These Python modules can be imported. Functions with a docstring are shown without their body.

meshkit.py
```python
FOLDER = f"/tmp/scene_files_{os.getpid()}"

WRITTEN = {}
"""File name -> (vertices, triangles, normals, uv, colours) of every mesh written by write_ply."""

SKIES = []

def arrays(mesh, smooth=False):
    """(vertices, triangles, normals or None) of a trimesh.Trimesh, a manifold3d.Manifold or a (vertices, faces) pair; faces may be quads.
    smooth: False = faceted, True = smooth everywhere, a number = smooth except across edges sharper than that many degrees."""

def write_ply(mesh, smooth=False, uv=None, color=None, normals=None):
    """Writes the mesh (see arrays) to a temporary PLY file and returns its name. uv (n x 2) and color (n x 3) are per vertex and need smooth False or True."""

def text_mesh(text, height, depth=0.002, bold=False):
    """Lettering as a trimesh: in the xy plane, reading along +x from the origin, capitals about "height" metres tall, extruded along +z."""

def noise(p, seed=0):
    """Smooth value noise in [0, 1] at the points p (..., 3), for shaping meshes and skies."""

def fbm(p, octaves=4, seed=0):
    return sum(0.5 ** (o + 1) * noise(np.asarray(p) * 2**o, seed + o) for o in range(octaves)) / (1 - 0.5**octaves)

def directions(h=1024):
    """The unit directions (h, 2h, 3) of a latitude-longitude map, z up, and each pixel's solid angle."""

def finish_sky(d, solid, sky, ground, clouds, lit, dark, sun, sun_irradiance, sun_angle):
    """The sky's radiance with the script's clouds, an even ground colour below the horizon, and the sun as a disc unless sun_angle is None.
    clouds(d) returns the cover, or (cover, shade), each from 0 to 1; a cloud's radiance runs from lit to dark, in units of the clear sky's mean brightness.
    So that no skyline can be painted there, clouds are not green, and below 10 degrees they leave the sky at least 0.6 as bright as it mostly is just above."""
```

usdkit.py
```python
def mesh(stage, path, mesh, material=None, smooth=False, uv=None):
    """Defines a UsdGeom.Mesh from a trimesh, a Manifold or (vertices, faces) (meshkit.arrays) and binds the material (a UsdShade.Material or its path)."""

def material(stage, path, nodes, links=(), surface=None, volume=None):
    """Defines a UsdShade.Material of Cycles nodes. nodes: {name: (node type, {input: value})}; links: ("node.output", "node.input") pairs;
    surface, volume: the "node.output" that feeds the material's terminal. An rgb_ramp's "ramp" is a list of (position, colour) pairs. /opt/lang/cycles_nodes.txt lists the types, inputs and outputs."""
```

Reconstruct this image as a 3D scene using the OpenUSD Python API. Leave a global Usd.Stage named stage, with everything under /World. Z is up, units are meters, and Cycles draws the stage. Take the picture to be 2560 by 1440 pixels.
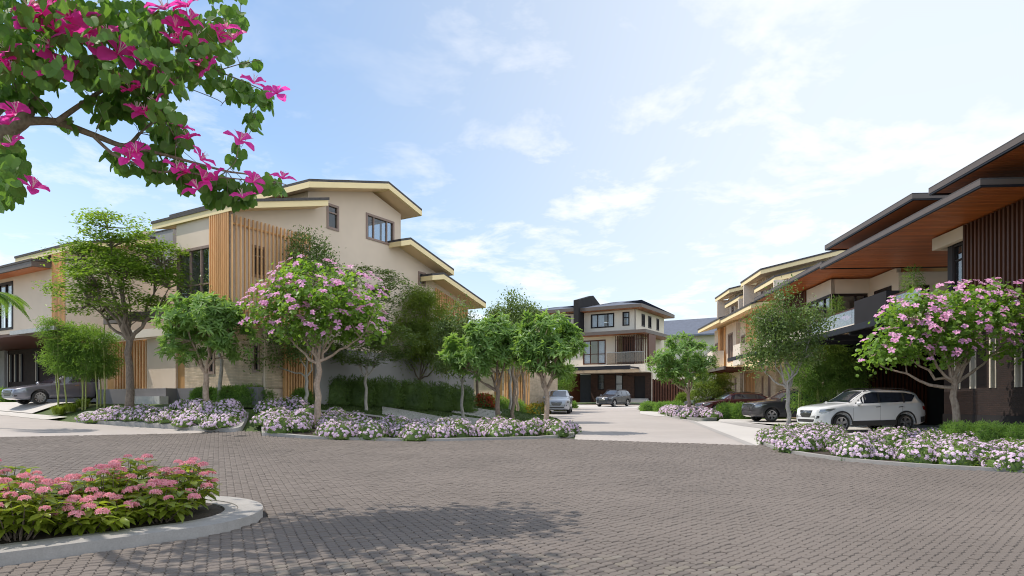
import math, random
import numpy as np, trimesh, shapely, shapely.geometry as sg, manifold3d as m3
import usdkit, meshkit
from pxr import Usd, UsdGeom, UsdLux, UsdShade, Gf, Sdf, Vt

stage = Usd.Stage.CreateInMemory()
UsdGeom.SetStageUpAxis(stage, UsdGeom.Tokens.z)
UsdGeom.SetStageMetersPerUnit(stage, 1.0)
UsdGeom.Xform.Define(stage, '/World')
rng = np.random.default_rng(7)

# ---------------------------------------------------------------- camera, sky, sun
FPX, HX, HY, EYE = 1650.0, 1280.0, 1005.0, 1.67        # lens (in pixels of the 2560 px photograph), horizon, eye height
cam = UsdGeom.Camera.Define(stage, '/World/camera')
cam.AddTranslateOp().Set((0, 0, EYE)); cam.AddRotateXOp().Set(90)
cam.CreateHorizontalApertureAttr(36.0); cam.CreateVerticalApertureAttr(20.25)
cam.CreateFocalLengthAttr(36.0 * FPX / 2560); cam.CreateVerticalApertureOffsetAttr(36.0 * 285 / 2560)
cam.CreateExposureAttr(0.22)
SUN = np.array([-0.98, 0.13, 0.0]); SUN /= np.linalg.norm(SUN)
SUN_EL = math.radians(58)
SD = np.array([SUN[0] * math.cos(SUN_EL), SUN[1] * math.cos(SUN_EL), math.sin(SUN_EL)])
sun = UsdLux.DistantLight.Define(stage, '/World/sun')
sun.CreateIntensityAttr(0.88); sun.CreateAngleAttr(0.5); sun.CreateNormalizeAttr(True); sun.CreateColorAttr(Gf.Vec3f(1.0, 0.93, 0.83))
sun.AddRotateZOp().Set(math.degrees(math.atan2(SD[1], SD[0])) + 90); sun.AddRotateXOp().Set(math.degrees(math.acos(SD[2])))
usdkit.material(stage, '/World/Looks/sky_look', {
    'sky': ('sky_texture', {'sky_type': 'single_scattering', 'sun_disc': False, 'sun_elevation': SUN_EL, 'sun_rotation': math.atan2(SD[0], SD[1]), 'air_density': 1.0, 'aerosol_density': 1.0, 'altitude': 200.0}),
    'tc': ('texture_coordinate', {}), 'sep': ('separate_xyz', {}),
    'den': ('math', {'math_type': 'add', 'value2': 0.16}), 'dx': ('math', {'math_type': 'divide'}), 'dy': ('math', {'math_type': 'divide'}),
    'flat': ('combine_xyz', {'z': 0.0}),
    'n1': ('noise_texture', {'scale': 2.7, 'detail': 9.0, 'roughness': 0.62, 'distortion': 0.25}),
    'n2': ('noise_texture', {'scale': 0.35, 'detail': 2.0, 'roughness': 0.5}),
    'puff': ('map_range', {'from_min': 0.50, 'from_max': 0.64, 'to_min': 0.0, 'to_max': 0.75, 'clamp': True}),
    'area': ('map_range', {'from_min': 0.36, 'from_max': 0.52, 'to_min': 0.0, 'to_max': 1.0, 'clamp': True}),
    'cover': ('math', {'math_type': 'multiply'}),
    'veil': ('map_range', {'range_type': 'smoothstep', 'from_min': -0.50, 'from_max': 0.46, 'to_min': 0.0, 'to_max': 0.84, 'clamp': True}),
    'low': ('map_range', {'range_type': 'smoothstep', 'from_min': 0.0, 'from_max': 0.45, 'to_min': 0.62, 'to_max': 0.0, 'clamp': True}),
    'wash': ('math', {'math_type': 'maximum'}), 
    'sat': ('hsv', {'saturation': 1.0, 'value': 1.0}),
    'tint': ('mix_color', {'blend_type': 'multiply', 'fac': 1.0, 'b': (1.02, 1.12, 1.14), 'use_clamp': False}),
    'mixed': ('mix_color', {'blend_type': 'mix', 'b': (5.6, 6.05, 6.6), 'use_clamp': False}),
    'puffs': ('mix_color', {'blend_type': 'mix', 'b': (7.0, 6.9, 6.9), 'use_clamp': False}),
    'bg': ('background_shader', {'strength': 0.15})},
    [('tc.generated', 'sep.vector'), ('sep.z', 'den.value1'), ('sep.x', 'dx.value1'), ('den.value', 'dx.value2'), ('sep.y', 'dy.value1'), ('den.value', 'dy.value2'),
     ('dx.value', 'flat.x'), ('dy.value', 'flat.y'), ('flat.vector', 'n1.vector'), ('flat.vector', 'n2.vector'),
     ('n1.fac', 'puff.value'), ('n2.fac', 'area.value'), ('puff.result', 'cover.value1'), ('area.result', 'cover.value2'),
     ('sep.x', 'veil.value'), ('sep.z', 'low.value'), ('veil.result', 'wash.value1'), ('low.result', 'wash.value2'),
     ('sky.color', 'sat.color'), ('sat.color', 'tint.a'), ('tint.result', 'mixed.a'), ('wash.value', 'mixed.fac'), ('mixed.result', 'puffs.a'), ('cover.value', 'puffs.fac'), ('puffs.result', 'bg.color')], surface='bg.background')
dome = UsdLux.DomeLight.Define(stage, '/World/sky')
UsdShade.MaterialBindingAPI.Apply(dome.GetPrim()).Bind(UsdShade.Material.Get(stage, '/World/Looks/sky_look'))
dome.GetPrim().SetCustomDataByKey('kind', 'structure')

# ---------------------------------------------------------------- naming and building helpers
used = {}
def path(name, parent='/World'):
    p = parent if isinstance(parent, str) else str(parent.GetPath())
    k = used.get((p, name), 0); used[(p, name)] = k + 1
    return f'{p}/{name}' + (f'_{k:03d}' if k else '')
def tag(prim, label=None, cat=None, group=None, kind=None):
    for k, v in (('label', label), ('category', cat), ('group', group), ('kind', kind)):
        if v: prim.SetCustomDataByKey(k, v)
    return prim
GROUPS = {'rosette_tree': 'small trees with long glossy leaves', 'flowering_tree': 'pink flowering trees in the flower beds', 'slim_tree': 'slim pale trunked trees before the cream corner house', 'street_tree': 'street trees beside the silver car',
          'round_shrub': 'round clipped green shrubs', 'ixora_shrub': 'ixora shrubs in the kerbed island', 'bamboo_clump': 'bamboo clumps between the driveways', 'grass_tuft': 'bright ornamental grass tufts', 'potted_plant': 'potted bamboos on the balcony',
          'cream_house': 'cream houses with timber slats', 'dark_house': 'houses with dark plank lined eaves', 'parked_car': 'cars parked before the houses'}
def thing(name, label, cat, loc=(0, 0, 0), rz=0.0, group=None, kind=None):
    group = group or GROUPS.get(name)
    x = UsdGeom.Xform.Define(stage, path(name)); x.AddTranslateOp().Set(tuple(map(float, loc)))
    if rz: x.AddRotateZOp().Set(float(rz))
    return tag(x.GetPrim(), label, cat, group, kind)
def part(name, mesh, mat, parent='/World', smooth=False, label=None, kind=None, cat=None, group=None, loc=None, rot=None, scale=None):
    m = usdkit.mesh(stage, path(name, parent), mesh, MAT[mat], smooth)
    if loc is not None: m.AddTranslateOp().Set(tuple(map(float, loc)))
    if rot is not None: m.AddRotateXYZOp().Set(tuple(map(float, rot)))
    if scale is not None: m.AddScaleOp().Set((scale,) * 3)
    return tag(m.GetPrim(), label, cat, group, kind)
class MB:
    """Collects boxes, prisms and tubes into one mesh."""
    def __init__(self): self.v, self.f, self.n = [], [], 0
    def add(self, v, f):
        v = np.asarray(v, float); f = np.asarray(f, int)
        if f.shape[1] == 4: f = np.vstack([f[:, [0, 1, 2]], f[:, [0, 2, 3]]])
        self.v.append(v); self.f.append(f + self.n); self.n += len(v); return self
    def hexa(self, p): return self.add(p, [(0, 3, 2, 1), (4, 5, 6, 7), (0, 1, 5, 4), (1, 2, 6, 5), (2, 3, 7, 6), (3, 0, 4, 7)])
    def box(self, x0, x1, y0, y1, z0, z1):
        x0, x1 = sorted((x0, x1)); y0, y1 = sorted((y0, y1)); z0, z1 = sorted((z0, z1))
        return self.hexa([(x0, y0, z0), (x1, y0, z0), (x1, y1, z0), (x0, y1, z0), (x0, y0, z1), (x1, y0, z1), (x1, y1, z1), (x0, y1, z1)])
    def slab(self, x0, x1, y0, y1, zf, th):
        """A sloping slab: zf(x, y) is its top, th its thickness."""
        c = [(x0, y0), (x1, y0), (x1, y1), (x0, y1)]
        return self.hexa([(x, y, zf(x, y) - th) for x, y in c] + [(x, y, zf(x, y)) for x, y in c])
    def tube(self, pts, rad, sides=7):
        p = np.asarray(pts, float); r = np.broadcast_to(rad, (len(p),)).astype(float)
        t = np.gradient(p, axis=0); t /= np.linalg.norm(t, axis=1, keepdims=True) + 1e-9
        ref = np.array([0.3, 0.9, 0.1]) if abs(t[0] @ [0.3, 0.9, 0.1]) < 0.9 else np.array([1.0, 0, 0])
        a = np.cross(t, ref); a /= np.linalg.norm(a, axis=1, keepdims=True) + 1e-9
        b = np.cross(t, a); g = np.arange(sides) * 2 * np.pi / sides
        v = p[:, None] + r[:, None, None] * (np.cos(g)[None, :, None] * a[:, None] + np.sin(g)[None, :, None] * b[:, None])
        i, j = np.meshgrid(np.arange(len(p) - 1), np.arange(sides), indexing='ij')
        q = np.stack([i * sides + j, (i + 1) * sides + j, (i + 1) * sides + (j + 1) % sides, i * sides + (j + 1) % sides], -1).reshape(-1, 4)
        self.add(v.reshape(-1, 3), q)
        caps = [(0, k, k + 1) for k in range(1, sides - 1)]
        self.add(v[-1], [(0, k + 1, k) for k in range(1, sides - 1)])
        return self.add(v[0], caps)
    def mesh(self): return (np.vstack(self.v), np.vstack(self.f))
def box(*a): return MB().box(*a).mesh()
def panel(poly, holes, axis, at, th):
    """A wall: polygon (a, z) with holes, extruded from 'at' by th along the other plan axis. axis 'x': the wall runs along x."""
    g = sg.Polygon(poly, [[(a0, z0), (a1, z0), (a1, z1), (a0, z1)] for a0, a1, z0, z1 in holes])
    m = trimesh.creation.extrude_polygon(g, abs(th), engine='earcut')
    v = m.vertices.copy(); lo = min(at, at + th)
    out = np.stack([v[:, 0], lo + v[:, 2], v[:, 1]], 1) if axis == 'x' else np.stack([lo + v[:, 2], v[:, 0], v[:, 1]], 1)
    f = m.faces[:, ::-1] if axis == 'x' else m.faces
    t = trimesh.Trimesh(out, f, process=False); trimesh.repair.fix_normals(t)
    return (np.array(t.vertices), np.array(t.faces))

# ---------------------------------------------------------------- materials
MAT = {}
def simple(name, col, rough=0.6, metal=0.0, var=0.12, scale=6.0, bump=0.0, bscale=60.0, spec=0.5, coat=0.0, objvar=0.0, detail=5.0):
    """One colour with cloudy variation, fine relief and a little change from one object to the next."""
    c = np.array(col); lo, hi = c * (1 - var), np.minimum(c * (1 + var), 0.95)
    nodes = {'geo': ('geometry', {}), 'n': ('noise_texture', {'scale': scale, 'detail': detail, 'roughness': 0.6}),
             'r': ('rgb_ramp', {'ramp': [(0.25, tuple(lo)), (0.75, tuple(hi))]}),
             'p': ('principled_bsdf', {'roughness': rough, 'metallic': metal, 'specular_ior_level': spec, 'coat_weight': coat})}
    links = [('geo.position', 'n.vector'), ('n.fac', 'r.fac')]
    out = 'r.color'
    if objvar:
        nodes['oi'] = ('object_info', {}); nodes['mr'] = ('map_range', {'to_min': 1 - objvar, 'to_max': 1 + objvar}); nodes['h'] = ('hsv', {})
        links += [('oi.random', 'mr.value'), ('mr.result', 'h.value'), ('r.color', 'h.color')]; out = 'h.color'
    links.append((out, 'p.base_color'))
    if bump:
        nodes['bn'] = ('noise_texture', {'scale': bscale, 'detail': 3.0}); nodes['b'] = ('bump', {'strength': 0.6, 'distance': bump})
        links += [('geo.position', 'bn.vector'), ('bn.fac', 'b.height'), ('b.normal', 'p.normal')]
    MAT[name] = usdkit.material(stage, f'/World/Looks/{name}', nodes, links, surface='p.BSDF')
def leafy(name, lo, mid, hi, trans=0.45, rough=0.45, big=1.2, tcol=None):
    """Leaves: each leaf its own tone, slow change through the crown, light passing through."""
    tc = tcol or (min(mid[0] * 1.9, 1), min(mid[1] * 1.9, 1), mid[2] * 0.9)
    nodes = {'g': ('geometry', {}), 'n': ('noise_texture', {'scale': big, 'detail': 2.0}),
             'a': ('math', {'math_type': 'multiply_add', 'value2': 0.62, 'value3': -0.06}), 's': ('math', {'math_type': 'multiply_add', 'value2': 0.5}),
             'r': ('rgb_ramp', {'ramp': [(0.0, lo), (0.45, mid), (1.0, hi)]}),
             'p': ('principled_bsdf', {'roughness': rough, 'specular_ior_level': 0.4}), 't': ('translucent_bsdf', {}),
             'tm': ('mix_color', {'blend_type': 'multiply', 'fac': 1.0, 'b': tuple(np.array(tc) / np.maximum(np.array(mid), 1e-3)), 'use_clamp': False}), 'mx': ('mix_closure', {'fac': trans})}
    MAT[name] = usdkit.material(stage, f'/World/Looks/{name}', nodes,
        [('g.random_per_island', 'a.value1'), ('g.position', 'n.vector'), ('n.fac', 's.value1'), ('a.value', 's.value3'), ('s.value', 'r.fac'), ('r.color', 'p.base_color'),
         ('r.color', 'tm.a'), ('tm.result', 't.color'), ('p.BSDF', 'mx.closure1'), ('t.BSDF', 'mx.closure2')], surface='mx.closure')
def wood(name, lo, hi, rough=0.5, sc=(30, 30, 2), objvar=0.18, spec=0.4):
    MAT[name] = usdkit.material(stage, f'/World/Looks/{name}', {
        'g': ('texture_coordinate', {}), 'm': ('mapping', {'scale': sc}), 'n': ('noise_texture', {'scale': 1.0, 'detail': 6.0, 'roughness': 0.6, 'distortion': 0.4}),
        'r': ('rgb_ramp', {'ramp': [(0.25, lo), (0.75, hi)]}), 'oi': ('object_info', {}), 'mr': ('map_range', {'to_min': 1 - objvar, 'to_max': 1 + objvar}), 'h': ('hsv', {}),
        'p': ('principled_bsdf', {'roughness': rough, 'specular_ior_level': spec})},
        [('g.object', 'm.vector'), ('m.vector', 'n.vector'), ('n.fac', 'r.fac'), ('oi.random', 'mr.value'), ('mr.result', 'h.value'), ('r.color', 'h.color'), ('h.color', 'p.base_color')], surface='p.BSDF')
def bricks(name, c1, c2, mortar, w, hgt, ms=0.006):
    """Thin bricks too small to tell apart from here; coursed along the wall in the wall's own metres."""
    MAT[name] = usdkit.material(stage, f'/World/Looks/{name}', {
        'tc': ('texture_coordinate', {}), 's': ('separate_xyz', {}), 'add': ('math', {'math_type': 'add'}), 'c': ('combine_xyz', {'z': 0.0}),
        'b': ('brick_texture', {'color1': c1, 'color2': c2, 'mortar': mortar, 'scale': 1.0, 'mortar_size': ms, 'mortar_smooth': 0.2, 'brick_width': w, 'row_height': hgt}),
        'n': ('noise_texture', {'scale': 3.0, 'detail': 4.0}), 'mr': ('map_range', {'from_min': 0.3, 'from_max': 0.7, 'to_min': 0.8, 'to_max': 1.15}), 'h': ('hsv', {}),
        'bp': ('bump', {'strength': 0.7, 'distance': 0.01, 'invert': True}), 'p': ('principled_bsdf', {'roughness': 0.8})},
        [('tc.object', 's.vector'), ('s.x', 'add.value1'), ('s.y', 'add.value2'), ('add.value', 'c.x'), ('s.z', 'c.y'), ('c.vector', 'b.vector'), ('tc.object', 'n.vector'), ('n.fac', 'mr.value'),
         ('mr.result', 'h.value'), ('b.color', 'h.color'), ('h.color', 'p.base_color'), ('b.fac', 'bp.height'), ('bp.normal', 'p.normal')], surface='p.BSDF')
def pane(name, tint, gloss=1.0, base=(0.02, 0.025, 0.03), clear=0.75):
    """Window glass: mostly clear, mirror-like at a slant."""
    MAT[name] = usdkit.material(stage, f'/World/Looks/{name}', {
        't': ('transparent_bsdf', {'color': tint}), 'd': ('diffuse_bsdf', {'color': base}), 'm1': ('mix_closure', {'fac': 1 - clear}), 'g': ('glossy_bsdf', {'roughness': 0.02, 'color': (gloss,) * 3}),
        'lw': ('layer_weight', {'blend': 0.5}), 'pw': ('math', {'math_type': 'power', 'value2': 3.2}), 'f': ('math', {'math_type': 'multiply_add', 'value2': 0.7, 'value3': 0.05}), 'm2': ('mix_closure', {})},
        [('t.BSDF', 'm1.closure1'), ('d.BSDF', 'm1.closure2'), ('lw.facing', 'pw.value1'), ('pw.value', 'f.value1'), ('f.value', 'm2.fac'), ('m1.closure', 'm2.closure1'), ('g.BSDF', 'm2.closure2')], surface='m2.closure')
simple('cream_plaster', (0.70, 0.57, 0.45), 0.85, var=0.05, scale=0.8, bump=0.002, bscale=90)
simple('white_plaster', (0.70, 0.61, 0.50), 0.85, var=0.05, scale=0.8, bump=0.002, bscale=90)
simple('grey_plaster', (0.30, 0.29, 0.28), 0.9, var=0.10, scale=0.7, bump=0.002)
simple('plinth_grey', (0.17, 0.16, 0.165), 0.8, var=0.10, scale=1.2, bump=0.002)
simple('charcoal', (0.028, 0.026, 0.027), 0.8, var=0.12, scale=1.5, spec=0.15)
simple('fascia_cream', (0.86, 0.68, 0.37), 0.6, var=0.03, scale=1.0)
simple('soffit_cream', (0.80, 0.58, 0.36), 0.7, var=0.04, scale=1.5)
simple('fascia_dark', (0.115, 0.088, 0.074), 0.55, var=0.06, scale=1.0)
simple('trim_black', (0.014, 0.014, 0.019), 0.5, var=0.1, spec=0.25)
simple('shingle', (0.07, 0.062, 0.06), 0.85, var=0.35, scale=9.0, bump=0.01, bscale=30)
simple('slate_roof', (0.10, 0.115, 0.155), 0.7, var=0.15, scale=2.0)
simple('frame_taupe', (0.27, 0.185, 0.15), 0.5, var=0.06)
simple('frame_black', (0.018, 0.011, 0.010), 0.5, var=0.1, spec=0.25)
simple('room_wall', (0.70, 0.60, 0.48), 0.9, var=0.04)
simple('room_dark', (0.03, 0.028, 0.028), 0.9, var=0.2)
simple('curtain', (0.82, 0.80, 0.80), 0.9, var=0.06)
simple('steel', (0.35, 0.33, 0.32), 0.35, metal=0.8, var=0.1)
wood('slat_orange', (0.60, 0.31, 0.125), (0.78, 0.46, 0.215), 0.55)
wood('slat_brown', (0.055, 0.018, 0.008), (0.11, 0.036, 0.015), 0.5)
wood('plank_soffit', (0.31, 0.075, 0.016), (0.50, 0.148, 0.034), 0.42, sc=(18, 1.2, 18), objvar=0.2)
wood('door_wood', (0.42, 0.22, 0.075), (0.55, 0.31, 0.12), 0.5)
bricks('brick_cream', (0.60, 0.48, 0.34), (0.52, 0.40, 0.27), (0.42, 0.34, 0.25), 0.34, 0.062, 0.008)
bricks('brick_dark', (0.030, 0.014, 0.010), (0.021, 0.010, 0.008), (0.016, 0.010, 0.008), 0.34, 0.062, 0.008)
bricks('brick_brown', (0.070, 0.034, 0.021), (0.048, 0.024, 0.016), (0.03, 0.017, 0.013), 0.34, 0.07, 0.008)
pane('glass', (0.92, 0.95, 0.97), clear=0.88)
pane('glass_dark', (0.5, 0.55, 0.62), clear=0.55)
pane('glass_rail', (0.88, 0.90, 0.92), clear=0.90, base=(0.3, 0.29, 0.3))
pane('glass_brown', (0.76, 0.67, 0.57), clear=0.85, base=(0.10, 0.08, 0.065))

# ---------------------------------------------------------------- ground materials
def concrete(name, col, var=0.10, sc=1.6, rough=0.85, stain=0.0):
    c = np.array(col)
    MAT[name] = usdkit.material(stage, f'/World/Looks/{name}', {
        'g': ('geometry', {}), 'n1': ('noise_texture', {'scale': sc, 'detail': 6.0, 'roughness': 0.65}), 'n2': ('noise_texture', {'scale': 55.0, 'detail': 3.0}), 'n3': ('noise_texture', {'scale': 0.25, 'detail': 4.0, 'distortion': 0.6}),
        'r': ('rgb_ramp', {'ramp': [(0.25, tuple(c * (1 - var))), (0.75, tuple(c * (1 + var)))]}),
        'm3': ('map_range', {'from_min': 0.35, 'from_max': 0.65, 'to_min': 1 - stain, 'to_max': 1.03, 'clamp': True}), 'm2': ('map_range', {'from_min': 0.3, 'from_max': 0.7, 'to_min': 0.93, 'to_max': 1.06}), 'mm': ('math', {'math_type': 'multiply'}), 'h': ('hsv', {}),
        'b': ('bump', {'strength': 0.35, 'distance': 0.004}), 'p': ('principled_bsdf', {'roughness': rough, 'specular_ior_level': 0.35})},
        [('g.position', 'n1.vector'), ('g.position', 'n2.vector'), ('g.position', 'n3.vector'), ('n1.fac', 'r.fac'), ('n3.fac', 'm3.value'), ('n2.fac', 'm2.value'), ('m3.result', 'mm.value1'), ('m2.result', 'mm.value2'),
         ('mm.value', 'h.value'), ('r.color', 'h.color'), ('h.color', 'p.base_color'), ('n2.fac', 'b.height'), ('b.normal', 'p.normal')], surface='p.BSDF')
concrete('street_concrete', (0.415, 0.37, 0.34), 0.05, stain=0.07)
concrete('apron_concrete', (0.54, 0.505, 0.47), 0.04, stain=0.06)
concrete('gutter_concrete', (0.36, 0.335, 0.315), 0.06, stain=0.06)
concrete('kerb_concrete', (0.35, 0.33, 0.31), 0.12, sc=5.0, stain=0.10)
concrete('slab_concrete', (0.52, 0.50, 0.47), 0.08, sc=2.5, stain=0.1)
concrete('joint_sand', (0.050, 0.044, 0.040), 0.2, sc=9.0)
simple('soil', (0.045, 0.032, 0.022), 0.95, var=0.4, scale=8.0, bump=0.02, bscale=25)
MAT['lawn'] = usdkit.material(stage, '/World/Looks/lawn', {
    'g': ('geometry', {}), 'n1': ('noise_texture', {'scale': 1.4, 'detail': 5.0}), 'n2': ('noise_texture', {'scale': 38.0, 'detail': 3.0}), 'mx': ('math', {'math_type': 'multiply_add', 'value2': 0.5}), 'k': ('math', {'math_type': 'multiply', 'value2': 0.5}),
    'r': ('rgb_ramp', {'ramp': [(0.3, (0.030, 0.055, 0.010)), (0.55, (0.075, 0.115, 0.022)), (0.75, (0.135, 0.165, 0.045))]}), 'b': ('bump', {'strength': 0.8, 'distance': 0.03}), 'p': ('principled_bsdf', {'roughness': 0.8})},
    [('g.position', 'n1.vector'), ('g.position', 'n2.vector'), ('n2.fac', 'k.value1'), ('n1.fac', 'mx.value1'), ('k.value', 'mx.value3'), ('mx.value', 'r.fac'), ('r.color', 'p.base_color'), ('n2.fac', 'b.height'), ('b.normal', 'p.normal')], surface='p.BSDF')
MAT['paver'] = usdkit.material(stage, '/World/Looks/paver', {
    'g': ('geometry', {}), 'oi': ('object_info', {}), 'add': ('math', {'math_type': 'add'}), 'fr': ('math', {'math_type': 'fraction'}),
    'r': ('rgb_ramp', {'ramp': [(0.0, (0.117, 0.097, 0.086)), (0.3, (0.149, 0.126, 0.110)), (0.7, (0.166, 0.139, 0.121)), (0.9, (0.179, 0.154, 0.125)), (1.0, (0.195, 0.173, 0.151))]}),
    'n1': ('noise_texture', {'scale': 0.55, 'detail': 3.0}), 'm1': ('map_range', {'from_min': 0.3, 'from_max': 0.7, 'to_min': 0.90, 'to_max': 1.10}),
    'n2': ('noise_texture', {'scale': 75.0, 'detail': 4.0, 'roughness': 0.7}), 'm2': ('map_range', {'from_min': 0.3, 'from_max': 0.7, 'to_min': 0.90, 'to_max': 1.08}), 'mm': ('math', {'math_type': 'multiply'}), 'h': ('hsv', {}),
    'b': ('bump', {'strength': 0.55, 'distance': 0.006}), 'p': ('principled_bsdf', {'roughness': 0.82, 'specular_ior_level': 0.35})},
    [('g.random_per_island', 'add.value1'), ('oi.random', 'add.value2'), ('add.value', 'fr.value1'), ('fr.value', 'r.fac'), ('g.position', 'n1.vector'), ('g.position', 'n2.vector'), ('n1.fac', 'm1.value'), ('n2.fac', 'm2.value'),
     ('m1.result', 'mm.value1'), ('m2.result', 'mm.value2'), ('mm.value', 'h.value'), ('r.color', 'h.color'), ('h.color', 'p.base_color'), ('n2.fac', 'b.height'), ('b.normal', 'p.normal')], surface='p.BSDF')

# ---------------------------------------------------------------- terrain: the street climbs away from the viewer and to the left; the left lots stand on a terrace
C0 = np.array([-10.68, 25.0]); E1 = np.array([0.5257, 0.8507]); E2 = np.array([-0.8507, 0.5257]); A1 = math.degrees(math.atan2(E1[1], E1[0]))
def sm(x, a, b):
    t = np.clip((np.asarray(x, float) - a) / (b - a), 0, 1); return t * t * (3 - 2 * t)
def H(X, Y):
    X = np.asarray(X, float); Y = np.asarray(Y, float)
    g = 0.0182 * np.clip(Y, -30, 120) + 0.03 * np.clip(np.log1p(np.exp(np.clip((-X - 4) / 0.8, -30, 30))) * 0.8, 0, 30)
    s = (X - C0[0]) * E1[0] + (Y - C0[1]) * E1[1]; t = (X - C0[0]) * E2[0] + (Y - C0[1]) * E2[1]
    w = sm(s, -2.4, -0.2) * sm(t, -6.5, 1.0) * (1 - sm(s, 15.5, 20))
    return g + w * np.maximum(1.65 - g, 0)
def h1(x, y): return float(H(x, y))
def on(u, Y): return ((u - HX) / FPX * Y, Y)                 # plan position at depth Y along the sight line of column u
def at(u, v):
    """Where the sight line of (u, v) meets the terrain (plan position)."""
    lo, hi = 2.0, 140.0; dx, dz = (u - HX) / FPX, (HY - v) / FPX
    Ys = np.linspace(lo, hi, 6000); d = EYE + dz * Ys - H(dx * Ys, Ys)
    k = int(np.argmax(d < 0)); return (dx * Ys[k], Ys[k])
def L(s, t): return tuple(C0 + s * E1 + t * E2)
def sheet(poly, dz, res=0.8, skirt=0.0):
    """A sheet over a plan polygon, laid dz above the terrain; skirt closes its edge downwards."""
    mb = MB(); polys = getattr(poly, 'geoms', [poly])
    for pg in polys:
        x0, y0, x1, y1 = pg.bounds; xs = np.arange(math.floor(x0 / res), math.ceil(x1 / res)) * res; ys = np.arange(math.floor(y0 / res), math.ceil(y1 / res)) * res
        shapely.prepare(pg)
        cells = shapely.box(*[a.ravel() for a in np.broadcast_arrays(xs[:, None], ys[None, :], xs[:, None] + res, ys[None, :] + res)])
        ins = shapely.contains_properly(pg, cells); cut = shapely.intersects(pg, cells) & ~ins
        q = []
        for c in cells[ins]:
            b = c.bounds; q.append([(b[0], b[1]), (b[2], b[1]), (b[2], b[3]), (b[0], b[3])])
        if q:
            q = np.array(q).reshape(-1, 2); v = np.c_[q, H(q[:, 0], q[:, 1]) + dz]; mb.add(v, np.arange(len(v)).reshape(-1, 4))
        for c in cells[cut]:
            g = shapely.intersection(pg, c)
            for gg in getattr(g, 'geoms', [g]):
                if gg.geom_type != 'Polygon' or gg.area < 1e-5: continue
                vv, ff = trimesh.creation.triangulate_polygon(sg.polygon.orient(gg), engine='earcut')
                if len(ff) == 0: continue
                a, b, c3 = vv[ff[:, 0]], vv[ff[:, 1]], vv[ff[:, 2]]
                cr = (b[:, 0] - a[:, 0]) * (c3[:, 1] - a[:, 1]) - (b[:, 1] - a[:, 1]) * (c3[:, 0] - a[:, 0])
                ff = np.where((cr < 0)[:, None], ff[:, ::-1], ff); mb.add(np.c_[vv, H(vv[:, 0], vv[:, 1]) + dz], ff)
        if skirt:
            for ring in [sg.polygon.orient(pg).exterior] + list(pg.interiors):
                p = np.array(shapely.segmentize(ring, 0.5).coords); z = H(p[:, 0], p[:, 1])
                v = np.vstack([np.c_[p, z + dz], np.c_[p, z + dz - skirt]]); n = len(p); i = np.arange(n - 1)
                mb.add(v, np.stack([i, i + n, i + n + 1, i + 1], 1))
    return mb.mesh()
def smoothline(pts, n=8):
    """A rounded polyline through the points."""
    p = np.array(pts, float); out = []
    for i in range(len(p) - 1):
        a, b, c, d = p[max(i - 1, 0)], p[i], p[i + 1], p[min(i + 2, len(p) - 1)]
        for t in np.arange(n) / n:
            out.append(0.5 * ((2 * b) + (c - a) * t + (2 * a - 5 * b + 4 * c - d) * t**2 + (3 * b - a - 3 * c + d) * t**3))
    return np.array(out + [p[-1]])
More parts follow.
